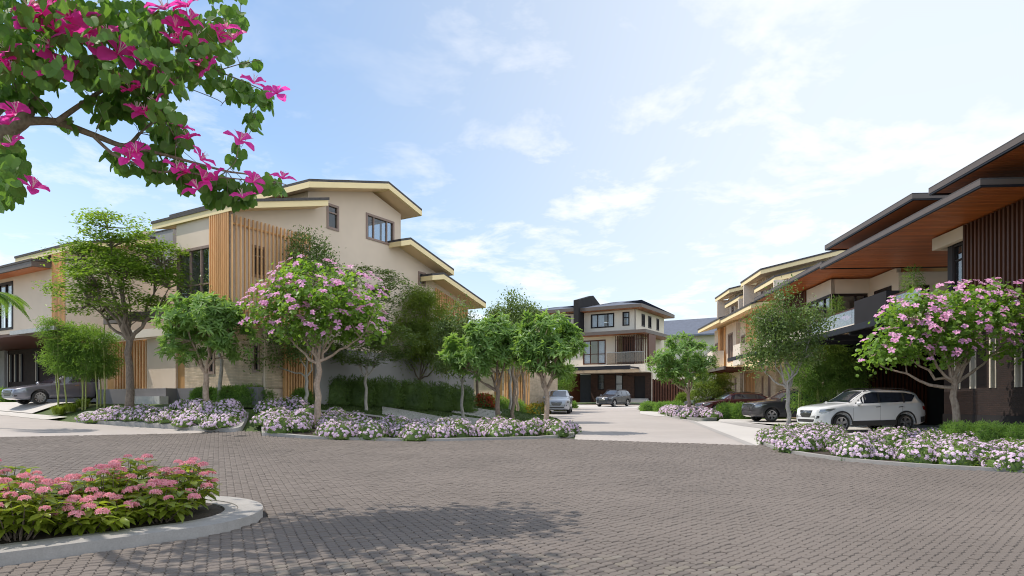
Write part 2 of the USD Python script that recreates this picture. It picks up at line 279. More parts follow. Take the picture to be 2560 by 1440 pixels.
# base ground
gx = np.concatenate([[-400, -250, -160, -110], np.arange(-80, -44, 4), np.arange(-44, 30, 0.6), np.arange(30, 80.1, 4), [110, 160, 250, 400]]); gy = np.concatenate([[-60, -30], np.arange(-10, 10, 2), np.arange(10, 62, 0.6), np.arange(62, 130.1, 2), [160, 220, 320, 500]])
GX, GY = np.meshgrid(gx, gy, indexing='ij'); gz = H(GX, GY) - 0.07
ii, jj = np.meshgrid(np.arange(len(gx) - 1), np.arange(len(gy) - 1), indexing='ij'); nn = len(gy)
gq = np.stack([ii * nn + jj, (ii + 1) * nn + jj, (ii + 1) * nn + jj + 1, ii * nn + jj + 1], -1).reshape(-1, 4)
part('ground', (np.stack([GX, GY, gz], -1).reshape(-1, 3), gq), 'lawn', smooth=True, kind='structure')

# ---------------------------------------------------------------- plan of the kerbs
bed_front = smoothline([at(655, 1090), at(760, 1097), at(900, 1102), at(1080, 1104), at(1250, 1101), at(1370, 1097), at(1436, 1088)], 6)
bed_c = sg.Polygon(list(map(tuple, bed_front)) + [on(1434, 25.2), on(1385, 27.6), on(1250, 28.6), on(1040, 28.0), on(860, 26.8), on(720, 25.2), on(650, 23.6)]).buffer(-0.25).buffer(0.25)
bed_l = sg.Polygon([at(190, 1056), at(345, 1066), at(510, 1079), at(600, 1082), on(622, 23.3), on(590, 24.0), on(480, 24.9), on(330, 26.1), on(215, 27.6), on(194, 27.4)]).buffer(-0.2).buffer(0.2)
bed_r = sg.Polygon(list(map(tuple, smoothline([at(1905, 1112), at(1960, 1131), at(2060, 1148), at(2200, 1163), at(2380, 1175), at(2560, 1184)], 5))) + [(13.4, 12.4), (14.6, 13.5), on(2540, 17.2), on(2380, 20.4), on(2160, 22.6), on(1990, 24.2), on(1925, 23.6), on(1903, 21.6)]).buffer(-0.2).buffer(0.2)
bed_m = sg.Polygon([at(1655, 1035), at(1690, 1046), at(1760, 1051), at(1792, 1049), on(1796, 41.0), on(1720, 44.0), on(1655, 48.0)]).buffer(-0.2).buffer(0.2)
isl_axis = np.array([0.70, 0.714]); isl_tip = np.array([-4.47, 8.22])
island = sg.LineString([tuple(isl_tip - 5.0 * isl_axis), tuple(isl_tip)]).buffer(1.28, quad_segs=24)
plaza = sg.Polygon([at(0, 1094), at(515, 1080), at(640, 1080), on(1000, 23.5), on(1432, 22.4), at(1445, 1100), at(1890, 1115), on(1905, 20.5), (11.5, 19.0), (17, 15), (17, 2.5), (-12, 2.5), (-19, 12)])
inner = plaza.difference(bed_c.buffer(0.02)).difference(bed_l.buffer(0.02)).difference(bed_r.buffer(0.02)).difference(island)
# the two streets
street_main = sg.Polygon([at(1436, 1100), at(1890, 1115), at(1730, 1052), at(1628, 1034), (10.4, 48.0), (11.4, 60.0), (13.0, 63.5), (13, 66), (-6, 66.5), (-1.0, 62), (1.3, 56.0), (1.8, 48), (2.6, 36.0), on(1442, 28.0)])
street_left = sg.Polygon([at(0, 1094.5), at(515, 1080.5), at(350, 1069), at(190, 1057), L(-2.8, 10), L(-2.8, 40), L(-9.5, 40), L(-9.5, 6.5)])
part('street', sheet(street_main, 0.004), 'street_concrete', kind='structure')
part('street', sheet(street_left.buffer(0.05), 0.004), 'street_concrete', kind='structure')
gut = sg.LineString([at(1890, 1115), at(1730, 1053), at(1628, 1034)]).buffer(0.22, cap_style='flat')
part('gutter_strip', sheet(gut, 0.010), 'gutter_concrete', kind='structure')
apron_r = sg.Polygon([at(1895, 1116), at(1735, 1054), on(1790, 35.0), on(1870, 33.4), on(1960, 29.4), on(1925, 24.4)])
apron_l = sg.Polygon([L(-2.75, 8.3), L(-2.75, 26), L(-1.9, 26), L(-1.9, 8.2)])
part('driveway_apron', sheet(apron_r, 0.014), 'apron_concrete', kind='structure')
part('driveway_apron', sheet(apron_l, 0.014), 'apron_concrete', kind='structure')
drive_r = [sg.Polygon([on(1925, 24.6), on(1965, 29.3), on(2120, 31.0), (19.5, 31.5), (21.5, 22.5), on(2390, 21.0), on(2160, 23.2), on(1995, 24.8)]), sg.Polygon([on(1795, 34.8), on(1870, 33.5), on(1965, 31.2), (18.5, 32.5), (18.5, 37.5), on(1800, 37.6)]), sg.Polygon([on(1600, 46), on(1640, 41.5), on(1800, 40.5), (19, 41.5), (19, 55), on(1600, 53)])]
for k, g in enumerate(drive_r): part('driveway', sheet(g, 0.018, res=0.6), 'apron_concrete' if k else 'slab_concrete', kind='structure')
part('driveway', sheet(sg.Polygon([L(-1.85, 11.5), L(-1.85, 30), L(4.5, 30), L(4.5, 11.5)]), 0.018, res=0.5), 'apron_concrete', kind='structure')
part('gutter_strip', sheet(sg.Polygon([on(1798, 34.2), on(1868, 32.8), on(1958, 29.0), on(1935, 27.2), on(1850, 30.6)]), 0.020), 'gutter_concrete', kind='structure')
part('driveway', sheet(sg.Polygon([(3.0, 62.5), (13.5, 60.5), (20.5, 75.5), (2.0, 77)]), 0.012), 'apron_concrete', kind='structure')
# lawns
lawn_poly = sg.Polygon([on(610, 24.4), on(720, 25.3), on(1040, 28.1), on(1385, 27.7), (2.4, 36.0), (1.6, 48), L(16, -0.4), L(2.5, -0.4), L(-0.3, -0.5)])
part('lawn', sheet(lawn_poly, 0.003, res=0.5), 'lawn', kind='structure')
blades = MB(); pts = []
while len(pts) < 26000:
    p = rng.uniform((-11, 24), (2.6, 40), (8000, 2)); pts += list(p[shapely.contains_xy(lawn_poly, p[:, 0], p[:, 1])])
p = np.array(pts[:26000]); a = rng.uniform(0, 6.283, len(p)); hh = rng.uniform(0.035, 0.085, len(p)); z = H(p[:, 0], p[:, 1]); d = np.c_[np.cos(a), np.sin(a)]
tri = np.stack([np.c_[p + 0.012 * d, z], np.c_[p - 0.012 * d, z], np.c_[p + np.c_[-d[:, 1], d[:, 0]] * hh[:, None] * 0.5, z + hh]], 1).reshape(-1, 3)
blades.add(tri, np.arange(len(tri)).reshape(-1, 3))
leafy('grass', (0.030, 0.060, 0.010), (0.075, 0.125, 0.022), (0.15, 0.18, 0.05), trans=0.3)
part('grass', blades.mesh(), 'grass', label='short green lawn grass between the lavender flower bed and the tall hedge', cat='grass', kind='stuff')

# ---------------------------------------------------------------- kerbs and planting beds
def kerb(poly, width, height, label):
    ring = poly.difference(poly.buffer(-width)).buffer(0)
    k = thing('kerb', label, 'kerb', kind='structure')
    part('kerb_stone', sheet(ring, height, res=0.7, skirt=height + 0.06), 'kerb_concrete', k)
    part('bed_soil', sheet(poly.buffer(-width + 0.01), height - 0.035, res=0.7), 'soil', k)
kerb(bed_c, 0.16, 0.10, None); kerb(bed_l, 0.20, 0.13, None); kerb(bed_r, 0.14, 0.09, None); kerb(bed_m, 0.16, 0.12, None)
ik = thing('kerb', None, None, kind='structure')
part('kerb_stone', sheet(island.difference(island.buffer(-0.30)), 0.13, res=0.35, skirt=0.22), 'kerb_concrete', ik)
part('kerb_stone', sheet(island.buffer(-0.308).difference(island.buffer(-0.46)), 0.118, res=0.35, skirt=0.1), 'kerb_concrete', ik)
part('bed_soil', sheet(island.buffer(-0.45), 0.10, res=0.5), 'soil', ik)
# the two crossing walks of concrete strips in the lawn
walk = thing('stepping_walk', 'pale concrete strips laid across the lawn behind the lavender flower bed', 'garden path')
for k in range(6):
    for (ua, Ya, ub, Yb) in (((955, 28.35 + 0.34 * k, 1085 + 9 * k, 28.5 + 0.34 * k)), ((1092 + 8 * k, 29.2 + 0.42 * k, 1205 + 6 * k, 29.6 + 0.42 * k)), ((1130 + 3 * k, 32.5 + 0.5 * k, 1240 + 3 * k, 32.9 + 0.5 * k))):
        a, b = np.array(on(ua, Ya)), np.array(on(ub, Yb)); n = np.array([-(b - a)[1], (b - a)[0]]); n /= np.linalg.norm(n)
        part('concrete_strip', sheet(sg.Polygon([a, b, b + 0.25 * n, a + 0.25 * n]), 0.045, res=0.6, skirt=0.09), 'slab_concrete', walk)

# ---------------------------------------------------------------- the paved plaza, paver by paver
pz = thing('plaza', None, None, kind='structure')
part('joint_bed', sheet(inner, 0.0, res=0.7), 'joint_sand', pz)
LL, ll, bb = 0.068, 0.046, 0.046
cols, rows = np.arange(-360, 360), np.arange(-360, 360)
ci, ri = np.meshgrid(cols, rows, indexing='ij')
px = ci * (LL + ll); py = ri * 2 * bb + (ci % 2) * bb; th = math.radians(24)
P = np.stack([px * math.cos(th) - py * math.sin(th), 10 + px * math.sin(th) + py * math.cos(th)], -1).reshape(-1, 2)
keep = (P[:, 1] > 5.0) & (np.abs(P[:, 0]) < 0.83 * P[:, 1] + 0.4); P = P[keep]
P = P[shapely.contains_xy(inner.buffer(-0.03), P[:, 0], P[:, 1])]
P = P[np.argsort(np.hypot(P[:, 0], P[:, 1] - 1.0) + rng.uniform(0, 0.02, len(P)))]
hexv = np.array([(LL, 0), (ll, bb), (-ll, bb), (-LL, 0), (-ll, -bb), (ll, -bb)])
hexv = hexv + 0.010 * np.array([(0, 1), (0, 0.4), (0, -0.4), (0, 1), (0, -0.4), (0, 0.4)])
R2 = np.array([[math.cos(th), math.sin(th)], [-math.sin(th), math.cos(th)]])
n = len(P); jit = 1 + rng.uniform(-0.06, 0.04, (n, 6, 1))
outer = hexv[None] * 0.94 * jit; inner_h = outer * 0.86
zt = 0.022 + rng.uniform(-0.005, 0.005, n); tl = rng.uniform(-0.03, 0.03, (n, 2))
def place(h, dz):
    w = h @ R2 + P[:, None, :]; return np.dstack([w, H(w[..., 0], w[..., 1]) + dz[:, None] + (h * tl[:, None, :]).sum(-1)])
V = np.concatenate([place(inner_h, zt), place(outer, zt - 0.007), place(outer * 1.01, zt - 0.026)], 1)
F = [(0, 1, 2), (0, 2, 3), (0, 3, 4), (0, 4, 5)]
for k in range(6):
    j = (k + 1) % 6; F += [(k, 6 + k, 6 + j), (k, 6 + j, j), (6 + k, 12 + k, 12 + j), (6 + k, 12 + j, 6 + j)]
F = np.array(F)
vis = np.abs(P[:, 0]) < 0.772 * P[:, 1] - 0.05
vis &= (HY - FPX * (H(P[:, 0], P[:, 1]) - EYE) / P[:, 1]) < 1445
near = np.where(vis)[0][:300]; far = np.setdiff1d(np.arange(n), near)
for k in near: part('paver', (V[k], F), 'paver', pz)
part('far_paver', (V[far].reshape(-1, 3), (F[None] + 18 * np.arange(len(far))[:, None, None]).reshape(-1, 3)), 'paver', pz, kind='stuff')

# ---------------------------------------------------------------- houses
def window(house, axis, a0, a1, z0, z1, at, out, frame='frame_taupe', cols=(), rows=(), glass='glass', fw=0.07, depth=0.10, name='window', curtain=None, trim=True):
    """A framed window set in an opening of a wall; 'at' is the wall's outer face, out = +1/-1 the outward side. cols/rows: bar positions as fractions."""
    def bx(mb, p0, p1, q0, q1, d0, d1):
        lo, hi = at + out * d0, at + out * d1
        return mb.box(p0, p1, lo, hi, q0, q1) if axis == 'x' else mb.box(lo, hi, p0, p1, q0, q1)
    mb = MB(); e = 0.035 if trim else 0.0
    bx(mb, a0 - e, a0 + fw, z0 - e, z1 + e, -depth, 0.03); bx(mb, a1 - fw, a1 + e, z0 - e, z1 + e, -depth, 0.03)
    bx(mb, a0 + fw, a1 - fw, z0 - e, z0 + fw, -depth, 0.034); bx(mb, a0 + fw, a1 - fw, z1 - fw, z1 + e, -depth, 0.034)
    w = part(name, mb.mesh(), frame, house)
    for c in cols:
        x = a0 + (a1 - a0) * c; m = MB(); bx(m, x - fw * 0.4, x + fw * 0.4, z0 + fw, z1 - fw, -depth * 0.8, 0.015); part('mullion', m.mesh(), frame, w)
    for r in rows:
        z = z0 + (z1 - z0) * r; m = MB(); bx(m, a0 + fw, a1 - fw, z - fw * 0.4, z + fw * 0.4, -depth * 0.75, 0.010); part('transom', m.mesh(), frame, w)
    xs = [a0 + fw] + [a0 + (a1 - a0) * c for c in cols] + [a1 - fw]
    for x0, x1 in zip(xs[:-1], xs[1:]):
        m = MB(); bx(m, x0 + 0.002, x1 - 0.002, z0 + fw, z1 - fw, -depth * 0.55, -depth * 0.45); part('pane', m.mesh(), glass, w)
    if curtain:
        for c0, c1 in curtain:
            m = MB(); x0, x1 = a0 + (a1 - a0) * c0, a0 + (a1 - a0) * c1; k = max(6, int((x1 - x0) / 0.06))
            xx = np.linspace(x0, x1, k); dd = at - out * (depth + 0.06 + 0.035 * (np.arange(k) % 2))
            v = [(x, d, z) if axis == 'x' else (d, x, z) for z in (z0 - 0.05, z1 + 0.05) for x, d in zip(xx, dd)]
            i = np.arange(k - 1); m.add(v, np.stack([i, i + 1, i + 1 + k, i + k], 1)); part('curtain', m.mesh(), 'curtain', w)
    return w
def roof(house, x0, x1, y0, y1, zf, dark=0.11, th=0.24, edge='fascia_cream', under='soffit_cream', inset=0.035, lip=None):
    r = part('roof', MB().slab(x0, x1, y0, y1, zf, dark).mesh(), 'shingle', house)
    zf2 = lambda x, y: zf(x, y) - dark - 0.002
    part('fascia', MB().slab(x0 + inset, x1 - inset, y0 + inset, y1 - inset, zf2, th).mesh(), edge, r)
    part('soffit', MB().slab(x0 + inset + 0.11, x1 - inset - 0.11, y0 + inset + 0.11, y1 - inset - 0.11, lambda x, y: zf2(x, y) - th - 0.002, 0.012).mesh(), under, r)
    if lip:
        m = MB(); zl = lambda x, y: zf2(x, y) - th - 0.001; a, b = 0.012, 0.10
        m.slab(x0 + a, x1 - a, y1 - b, y1 - a, zl, 0.055); m.slab(x0 + a, x1 - a, y0 + a, y0 + b, zl, 0.055); m.slab(x0 + a, x0 + b, y0 + b, y1 - b, zl, 0.055); m.slab(x1 - b, x1 - a, y0 + b, y1 - b, zl, 0.055)
        part('drip_edge', m.mesh(), lip, r)
    return r
def slats(house, axis, a0, a1, pitch, w, z0, z1, at, out, depth=0.09, mat='slat_orange', name='slat', rails=()):
    n = int(round((a1 - a0) / pitch))
    for k in range(n + 1):
        a = a0 + (a1 - a0) * k / n; zz = z1(a) if callable(z1) else z1
        lo, hi = at, at + out * depth
        part(name, box(a - w / 2, a + w / 2, lo, hi, z0, zz) if axis == 'x' else box(lo, hi, a - w / 2, a + w / 2, z0, zz), mat, house)
    for z in rails:
        lo, hi = at - out * 0.03, at
        part('slat_rail', box(a0, a1, lo, hi, z - 0.03, z + 0.03) if axis == 'x' else box(lo, hi, a0, a1, z - 0.03, z + 0.03), mat, house)
def gable(r, zr, k1, k2): return lambda x, y: zr + (k1 * (x - r) if x < r else -k2 * (x - r))

def cream_house(name, label, origin, near=True):
    """The cream type: slatted corner block under a low roof, a tall gabled block behind it, two lower gables stepping down. Local x runs along the side wall, y along the front."""
    zb = 1.5; h = thing(name, label, 'house', (origin[0], origin[1], zb), A1); Z = lambda z: z - zb
    ft = 3.48 if near else 1.13
    # side wall with its stepped gable outline
    top = [(15.4, 7.35), (12.95, 8.04), (12.9, 8.62), (9.67, 9.46), (9.67, 11.13), (7.53, 11.71), (3.74, 10.66), (3.74, 9.92), (0.0, 8.90)]
    w3 = (4.82, 5.46, 9.36, 10.42); w1 = (7.24, 9.13, 9.42, 10.58); ws = (1.0, 1.56, 6.62, 7.80); w4 = (11.04, 11.58, 7.80, 8.45); w5 = (5.9, 6.6, 6.6, 7.7)
    holes = [w3, w1, ws, w4, w5] if near else [ws, w3]
    part('side_wall', panel([(0, Z(4.8)), (1.57, Z(4.8)), (1.57, Z(1.3)), (15.4, Z(1.3))] + [(s, Z(z)) for s, z in top], [(a, b, Z(c), Z(d)) for a, b, c, d in holes], 'x', 0.0, 0.20), 'cream_plaster', h)
    if near:
        window(h, 'x', w3[0], w3[1], Z(w3[2]), Z(w3[3]), 0.0, -1, rows=(0.68,))
        window(h, 'x', w1[0], w1[1], Z(w1[2]), Z(w1[3]), 0.0, -1, cols=(0.26, 0.74))
        window(h, 'x', w4[0], w4[1], Z(w4[2]), Z(w4[3]), 0.0, -1, rows=(0.66,), curtain=[(0.1, 0.9)])
        window(h, 'x', w5[0], w5[1], Z(w5[2]), Z(w5[3]), 0.0, -1, rows=(0.7,))
    window(h, 'x', ws[0], ws[1], Z(ws[2]), Z(ws[3]), 0.0, -1, cols=(0.33, 0.66), rows=(0.68,))
    # front block wall
    if near:
        part('front_wall', panel([(0.0, Z(4.8)), (ft, Z(4.8)), (ft, Z(8.93)), (0.0, Z(8.93))], [(1.17, 3.36, Z(5.25), Z(7.75))], 'y', 0.0, 0.20), 'cream_plaster', h)
        window(h, 'y', 1.17, 3.36, Z(5.25), Z(7.75), 0.0, -1, cols=(0.3, 0.62), rows=(0.42,), curtain=[(0.0, 0.2)])
        part('room_wall', MB().box(1.6, 1.7, 0.25, 3.3, Z(4.9), Z(8.8)).mesh(), 'room_wall', h)
    else:
        part('front_wall', box(0.0, 0.2, 0.2, ft, Z(4.8), Z(8.93)), 'cream_plaster', h)
    part('floor_slab', MB().box(0.06, 3.7, 0.21, ft - 0.01, Z(4.62), Z(4.795)).mesh(), 'soffit_cream', h)
    part('return_wall', panel([(0.21, Z(4.8)), (3.74, Z(4.8)), (3.74, Z(9.9)), (0.21, Z(8.95))], [], 'x', ft, -0.2), 'cream_plaster', h)
    lowz = lambda x, y: Z(9.2 + 0.277 * (x + 0.15))
    roof(h, -0.15, 4.21, -0.8, 5.07, lowz)
    # slats round the corner
    slats(h, 'y', 0.02, 1.12, 0.122, 0.05, Z(4.75), Z(8.9), -0.05, -1, depth=0.06, rails=(Z(5.2), Z(8.35)))
    if near: slats(h, 'x', 0.0, 3.74, 0.187, 0.05, Z(4.75), Z(8.76), -0.09, -1, depth=0.06, rails=(Z(5.2), Z(8.45)))
    if near:
        # tall block
        part('back_wall', MB().box(3.95, 9.45, 8.8, 9.0, Z(4.8), Z(10.6)).mesh(), 'cream_plaster', h)
        part('end_wall', panel([(0.21, Z(8)), (8.79, Z(8)), (8.79, Z(10.65)), (0.21, Z(10.65))], [(1.0, 7.5, Z(9.0), Z(9.2))], 'y', 3.74, 0.2), 'cream_plaster', h)
        part('end_wall', panel([(0.21, Z(1.5)), (8.79, Z(1.5)), (8.79, Z(11.1)), (0.21, Z(11.1))], [(0.4, 3.2, Z(9.3), Z(11.0))], 'y', 9.67, -0.2), 'cream_plaster', h)
        part('floor_slab', MB().box(3.95, 9.46, 0.21, 8.79, Z(8.45), Z(8.6)).mesh(), 'room_wall', h)
        window(h, 'y', 0.4, 3.2, Z(9.3), Z(11.0), 9.67, 1, cols=(0.33, 0.66))
        part('partition', MB().box(3.95, 6.9, 2.6, 2.7, Z(8.61), Z(10.6)).mesh(), 'room_wall', h)
        part('partition', MB().box(6.9, 7.0, 0.25, 2.6, Z(8.61), Z(10.9)).mesh(), 'room_wall', h)
        zu = gable(7.91, 12.14, 0.2625, 0.286)
        for x0, x1 in ((3.11, 7.91), (7.91, 10.36)):
            roof(h, x0, x1, -0.8, 9.2, lambda x, y, a=x0: Z(zu(min(x, 7.9099) if a < 5 else max(x, 7.91), y)), inset=0.0)
        zm = gable(9.5, 9.82, 0.30, 0.267)
        for x0, x1 in ((8.79, 9.5), (9.5, 13.06)):
            roof(h, x0, x1, -0.8, 6.0 if x0 > 9 else -0.005, lambda x, y, a=x0: Z(zm(min(x, 9.4999) if a < 9 else x, y)), inset=0.0)
        zl = gable(12.17, 8.53, 0.21, 0.264)
        for x0, x1 in ((11.2, 12.17), (12.17, 16.15)):
            roof(h, x0, x1, -0.8, 5.0 if x0 > 12 else -0.005, lambda x, y, a=x0: Z(zl(min(x, 12.1699) if a < 12 else x, y)), inset=0.0)
        part('end_wall', MB().box(15.2, 15.4, 0.21, 5.0, Z(1.5), Z(7.3)).mesh(), 'cream_plaster', h)
        slats(h, 'x', 12.44, 15.3, 0.16, 0.055, Z(6.0), lambda a: Z(8.16 - 0.26 * (a - 12.44) - 0.35), -0.04, -1, depth=0.06, rails=(Z(6.4),))
        # ground floor: entrance, brick front, slatted screen, raised porch
        X = 1.57
        part('brick_wall', panel([(0.09, Z(2.28)), (5.43, Z(2.28)), (5.43, Z(4.62)), (0.09, Z(4.62))], [(0.35, 0.72, Z(2.9), Z(4.0)), (3.3, 3.7, Z(2.9), Z(4.0))], 'y', X, 0.2), 'brick_cream', h)
        window(h, 'y', 0.35, 0.72, Z(2.9), Z(4.0), X, -1, glass='glass_dark'); window(h, 'y', 3.3, 3.7, Z(2.9), Z(4.0), X, -1, glass='glass_dark')
        part('brick_pier', MB().box(X + 0.002, X + 0.80, -0.10, 0.088, Z(2.25), Z(4.62)).mesh(), 'brick_cream', h)
        d = part('door', MB().box(X + 0.10, X + 0.16, 5.45, 6.1, Z(2.28), Z(4.5)).mesh(), 'door_wood', h)
        part('handle', MB().box(X + 0.06, X + 0.10, 5.50, 5.54, Z(3.2), Z(3.5)).mesh(), 'frame_black', d)
        part('ground_wall', MB().box(X, X + 0.2, 6.12, 8.43, Z(2.28), Z(4.62)).mesh(), 'cream_plaster', h)
        part('ground_wall', MB().box(X + 0.15, X + 0.3, 8.44, 12.2, Z(1.5), Z(4.62)).mesh(), 'door_wood', h)
        slats(h, 'y', 8.5, 11.2, 0.24, 0.11, Z(2.28), Z(4.55), X + 0.12, -1, depth=0.14)
        part('porch', MB().box(0.75, X + 0.1, 5.5, 11.3, Z(1.4), Z(2.27)).mesh(), 'plinth_grey', h)
        part('porch', MB().box(1.25, X + 0.1, 0.05, 5.497, Z(1.4), Z(2.265)).mesh(), 'plinth_grey', h)
        part('step', MB().box(0.35, 0.747, 5.3, 7.9, Z(1.4), Z(1.92)).mesh(), 'slab_concrete', h)
        part('side_door', MB().box(2.45, 3.0, 0.02, 0.06, Z(2.0), Z(4.3)).mesh(), 'door_wood', h)
        # carport canopy on the front
        cy0, cy1 = -0.3, 7.2
        part('canopy_glass', MB().box(-0.85, -0.15, cy0, cy1, Z(5.22), Z(5.25)).mesh(), 'glass_brown', h)
        for k in range(5): part('canopy_beam', MB().box(-0.83, -0.15, cy0 + 0.1 + k * 1.75, cy0 + 0.2 + k * 1.75, Z(4.98), Z(5.2)).mesh(), 'fascia_dark', h)
        part('canopy_beam', MB().box(-0.97, -0.84, cy0, cy1, Z(4.96), Z(5.26)).mesh(), 'fascia_dark', h)
        part('lintel', MB().box(1.2, 1.56, 3.5, 12.3, Z(4.63), Z(5.0)).mesh(), 'white_plaster', h)
        part('party_wall', MB().box(5.6, 9.6, 9.02, 9.25, Z(1.5), Z(12.3)).mesh(), 'cream_plaster', h)
    else:
        part('brick_wall', MB().box(3.0, 3.2, -0.0, 1.6, Z(1.5), Z(4.62)).mesh(), 'brick_cream', h)
    return h
L1 = cream_house('cream_house', 'cream three storey corner house with stepped gable roofs and orange timber slats round its corner', C0)
L2 = cream_house('cream_house', 'cream house half hidden behind the spreading green tree, next to the dark roofed house', C0 + 12.56 * E2, near=False)
p_ = thing('parapet_wall', 'grey parapet wall rising behind the roof of the half hidden cream house', 'wall', (*C0, 1.5), A1)
part('parapet', panel([(10.2, 7.0), (16.2, 7.0), (16.2, 9.0), (10.2, 9.0)], [], 'y', 3.9, 0.25), 'grey_plaster', p_)
part('coping', MB().box(3.86, 4.19, 10.2, 16.25, 9.003, 9.06).mesh(), 'shingle', p_)

# far left dark house (shares the wall with the half hidden cream house)
h = thing('dark_house', 'white walled house with dark eaves and open carport at the left edge of the photo', 'house', (*(C0 + 13.72 * E2), 1.5), A1)
part('front_wall', panel([(0.0, 3.75), (30, 3.75), (30, 6.75), (0.0, 6.75)], [(4.3, 6.8, 4.0, 6.45)], 'y', -0.05, 0.2), 'cream_plaster', h)
window(h, 'y', 4.3, 6.8, 4.0, 6.45, -0.05, -1, frame='frame_black', cols=(0.33, 0.66), curtain=[(0.0, 0.3), (0.6, 1.0)], fw=0.09)
part('side_wall', MB().box(0.152, 6, 0.0, 0.2, 3.75, 6.75).mesh(), 'cream_plaster', h); part('back_wall', MB().box(5.8, 6, 0.2, 18, 0, 7).mesh(), 'room_wall', h)
roof(h, -1.0, 6.2, -0.02, 30.3, lambda x, y: 7.0 + 0.07 * (x + 1), dark=0.10, th=0.26, edge='fascia_dark', under='plank_soffit')
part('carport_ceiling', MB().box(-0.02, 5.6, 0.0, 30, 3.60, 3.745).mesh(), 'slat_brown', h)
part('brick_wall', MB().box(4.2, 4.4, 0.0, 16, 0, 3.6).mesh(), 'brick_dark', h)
part('plinth', MB().box(4.12, 4.2, 0.0, 16, 0, 0.55).mesh(), 'plinth_grey', h)
part('ground_wall', MB().box(4.0, 4.2, 16.01, 30, 0, 3.6).mesh(), 'grey_plaster', h)
for k, y in enumerate((11.6, 13.8, 14.6, 15.3)):
    part('slit_window', MB().box(4.13, 4.2, y, y + 0.22, 1.5, 3.3).mesh(), 'trim_black', h); part('slit_reveal', MB().box(4.12, 4.19, y + 0.222, y + 0.29, 1.5, 3.3).mesh(), 'white_plaster', h)
part('canopy_glass', MB().box(-1.9, -0.1, -4.6, -0.4, 3.38, 3.41).mesh(), 'glass_brown', h)
for k in range(4): part('canopy_beam', MB().box(-1.9, -0.1, -4.5 + 1.3 * k, -4.42 + 1.3 * k, 3.26, 3.376).mesh(), 'steel', h)
part('canopy_beam', MB().box(-2.0, -1.91, -4.6, -0.4, 3.24, 3.42).mesh(), 'steel', h)
part('parapet', MB().box(3.0, 3.2, 2.2, 14, 7.1, 7.9).mesh(), 'grey_plaster', h)

# garden wall and gate at the side of the corner house
g = thing('garden_wall', 'grey garden wall behind the tall dark hedge', 'wall', (*C0, 1.5), A1)
part('wall_panel', MB().box(3.85, 15.6, -0.32, -0.12, -0.3, 2.45).mesh(), 'grey_plaster', g); part('coping', MB().box(3.84, 15.62, -0.34, -0.10, 2.453, 2.52).mesh(), 'grey_plaster', g)
g = thing('slatted_gate', 'orange slatted timber gate between the brick pier and the grey garden wall', 'gate', (*C0, 1.5), A1)
slats(g, 'x', 2.42, 3.80, 0.145, 0.07, 0.1, 2.5, -0.15, -1, depth=0.07, rails=(0.4, 1.3, 2.3))
part('gate_frame', MB().box(2.33, 2.40, -0.25, -0.12, 0.0, 2.55).mesh(), 'slat_orange', g)

# next cream house down the left side of the street
h = thing('cream_house', 'low cream house glimpsed between the tree trunks beyond the tall hedge', 'house', (-4.2, 50.0, 1.3), A1)
part('front_wall', panel([(-6.0, 0), (1.5, 0), (1.5, 3.1), (-6.0, 3.1)], [(-0.9, -0.45, 1.2, 2.7), (-4.1, -3.4, 0.3, 2.5)], 'y', 0.0, 0.2), 'brick_cream', h)
window(h, 'y', -0.9, -0.45, 1.2, 2.7, 0.0, -1, glass='glass_dark'); part('door', MB().box(0.1, 0.15, -4.1, -3.4, 0.3, 2.5).mesh(), 'door_wood', h)
part('upper_wall', MB().box(-0.3, 4, -5.6, 2, 3.1, 4.7).mesh(), 'cream_plaster', h); part('side_wall', MB().box(0.2, 5, -6.0, -5.8, 0, 3.1).mesh(), 'brick_cream', h)
roof(h, -0.9, 4.6, -5.9, 2.6, lambda x, y: 4.95 + 0.26 * (x + 0.9))
slats(h, 'y', -6.4, -4.4, 0.2, 0.09, 0.1, 2.9, -0.05, -1, mat='slat_orange')

# dark three-storey house closing the street
CC = np.array([(1590 - HX) / FPX * 74, 74.0]); zb = 1.62
h = thing('dark_house', 'three storey house with dark eaves and balcony closing the end of the street', 'house', (*CC, zb), A1); Z = lambda z: z - zb
up = [(0.81, 1.58, Z(10.33), Z(11.83)), (2.65, 5.5, Z(10.26), Z(11.83)), (8.2, 10.6, Z(10.26), Z(11.83))]
part('upper_wall', panel([(0, Z(9.2)), (14, Z(9.2)), (14, Z(12.1)), (0, Z(12.1))], up, 'y', 0.0, 0.2), 'white_plaster', h)
window(h, 'y', *up[0], 0, -1, frame='frame_black', rows=(0.6,), fw=0.1, curtain=[(0.1, 0.5)]); window(h, 'y', *up[1], 0, -1, frame='frame_black', cols=(0.27, 0.72), fw=0.11, curtain=[(0.0, 0.25), (0.45, 1.0)]); window(h, 'y', *up[2], 0, -1, frame='frame_black', cols=(0.5,), fw=0.11, curtain=[(0.0, 0.4)])
sw = [(1.75, 2.75, Z(10.38), Z(11.74)), (3.9, 4.9, Z(10.38), Z(11.74)), (6.75, 7.6, Z(10.38), Z(11.74))]
part('side_wall', panel([(0.0, Z(5.0)), (9.5, Z(5.0)), (9.5, Z(12.1)), (0.0, Z(12.1))], sw, 'x', -0.003, 0.2), 'white_plaster', h)
for s in sw: window(h, 'x', *s, -0.003, -1, frame='frame_black', cols=(0.5,), fw=0.12)
part('back_wall', MB().box(9.3, 9.5, 0.2, 14, Z(1.6), Z(12)).mesh(), 'room_wall', h)
part('floor_slab', MB().box(0.2, 9.2, 0.22, 13.9, Z(9.2), Z(9.35)).mesh(), 'room_wall', h)
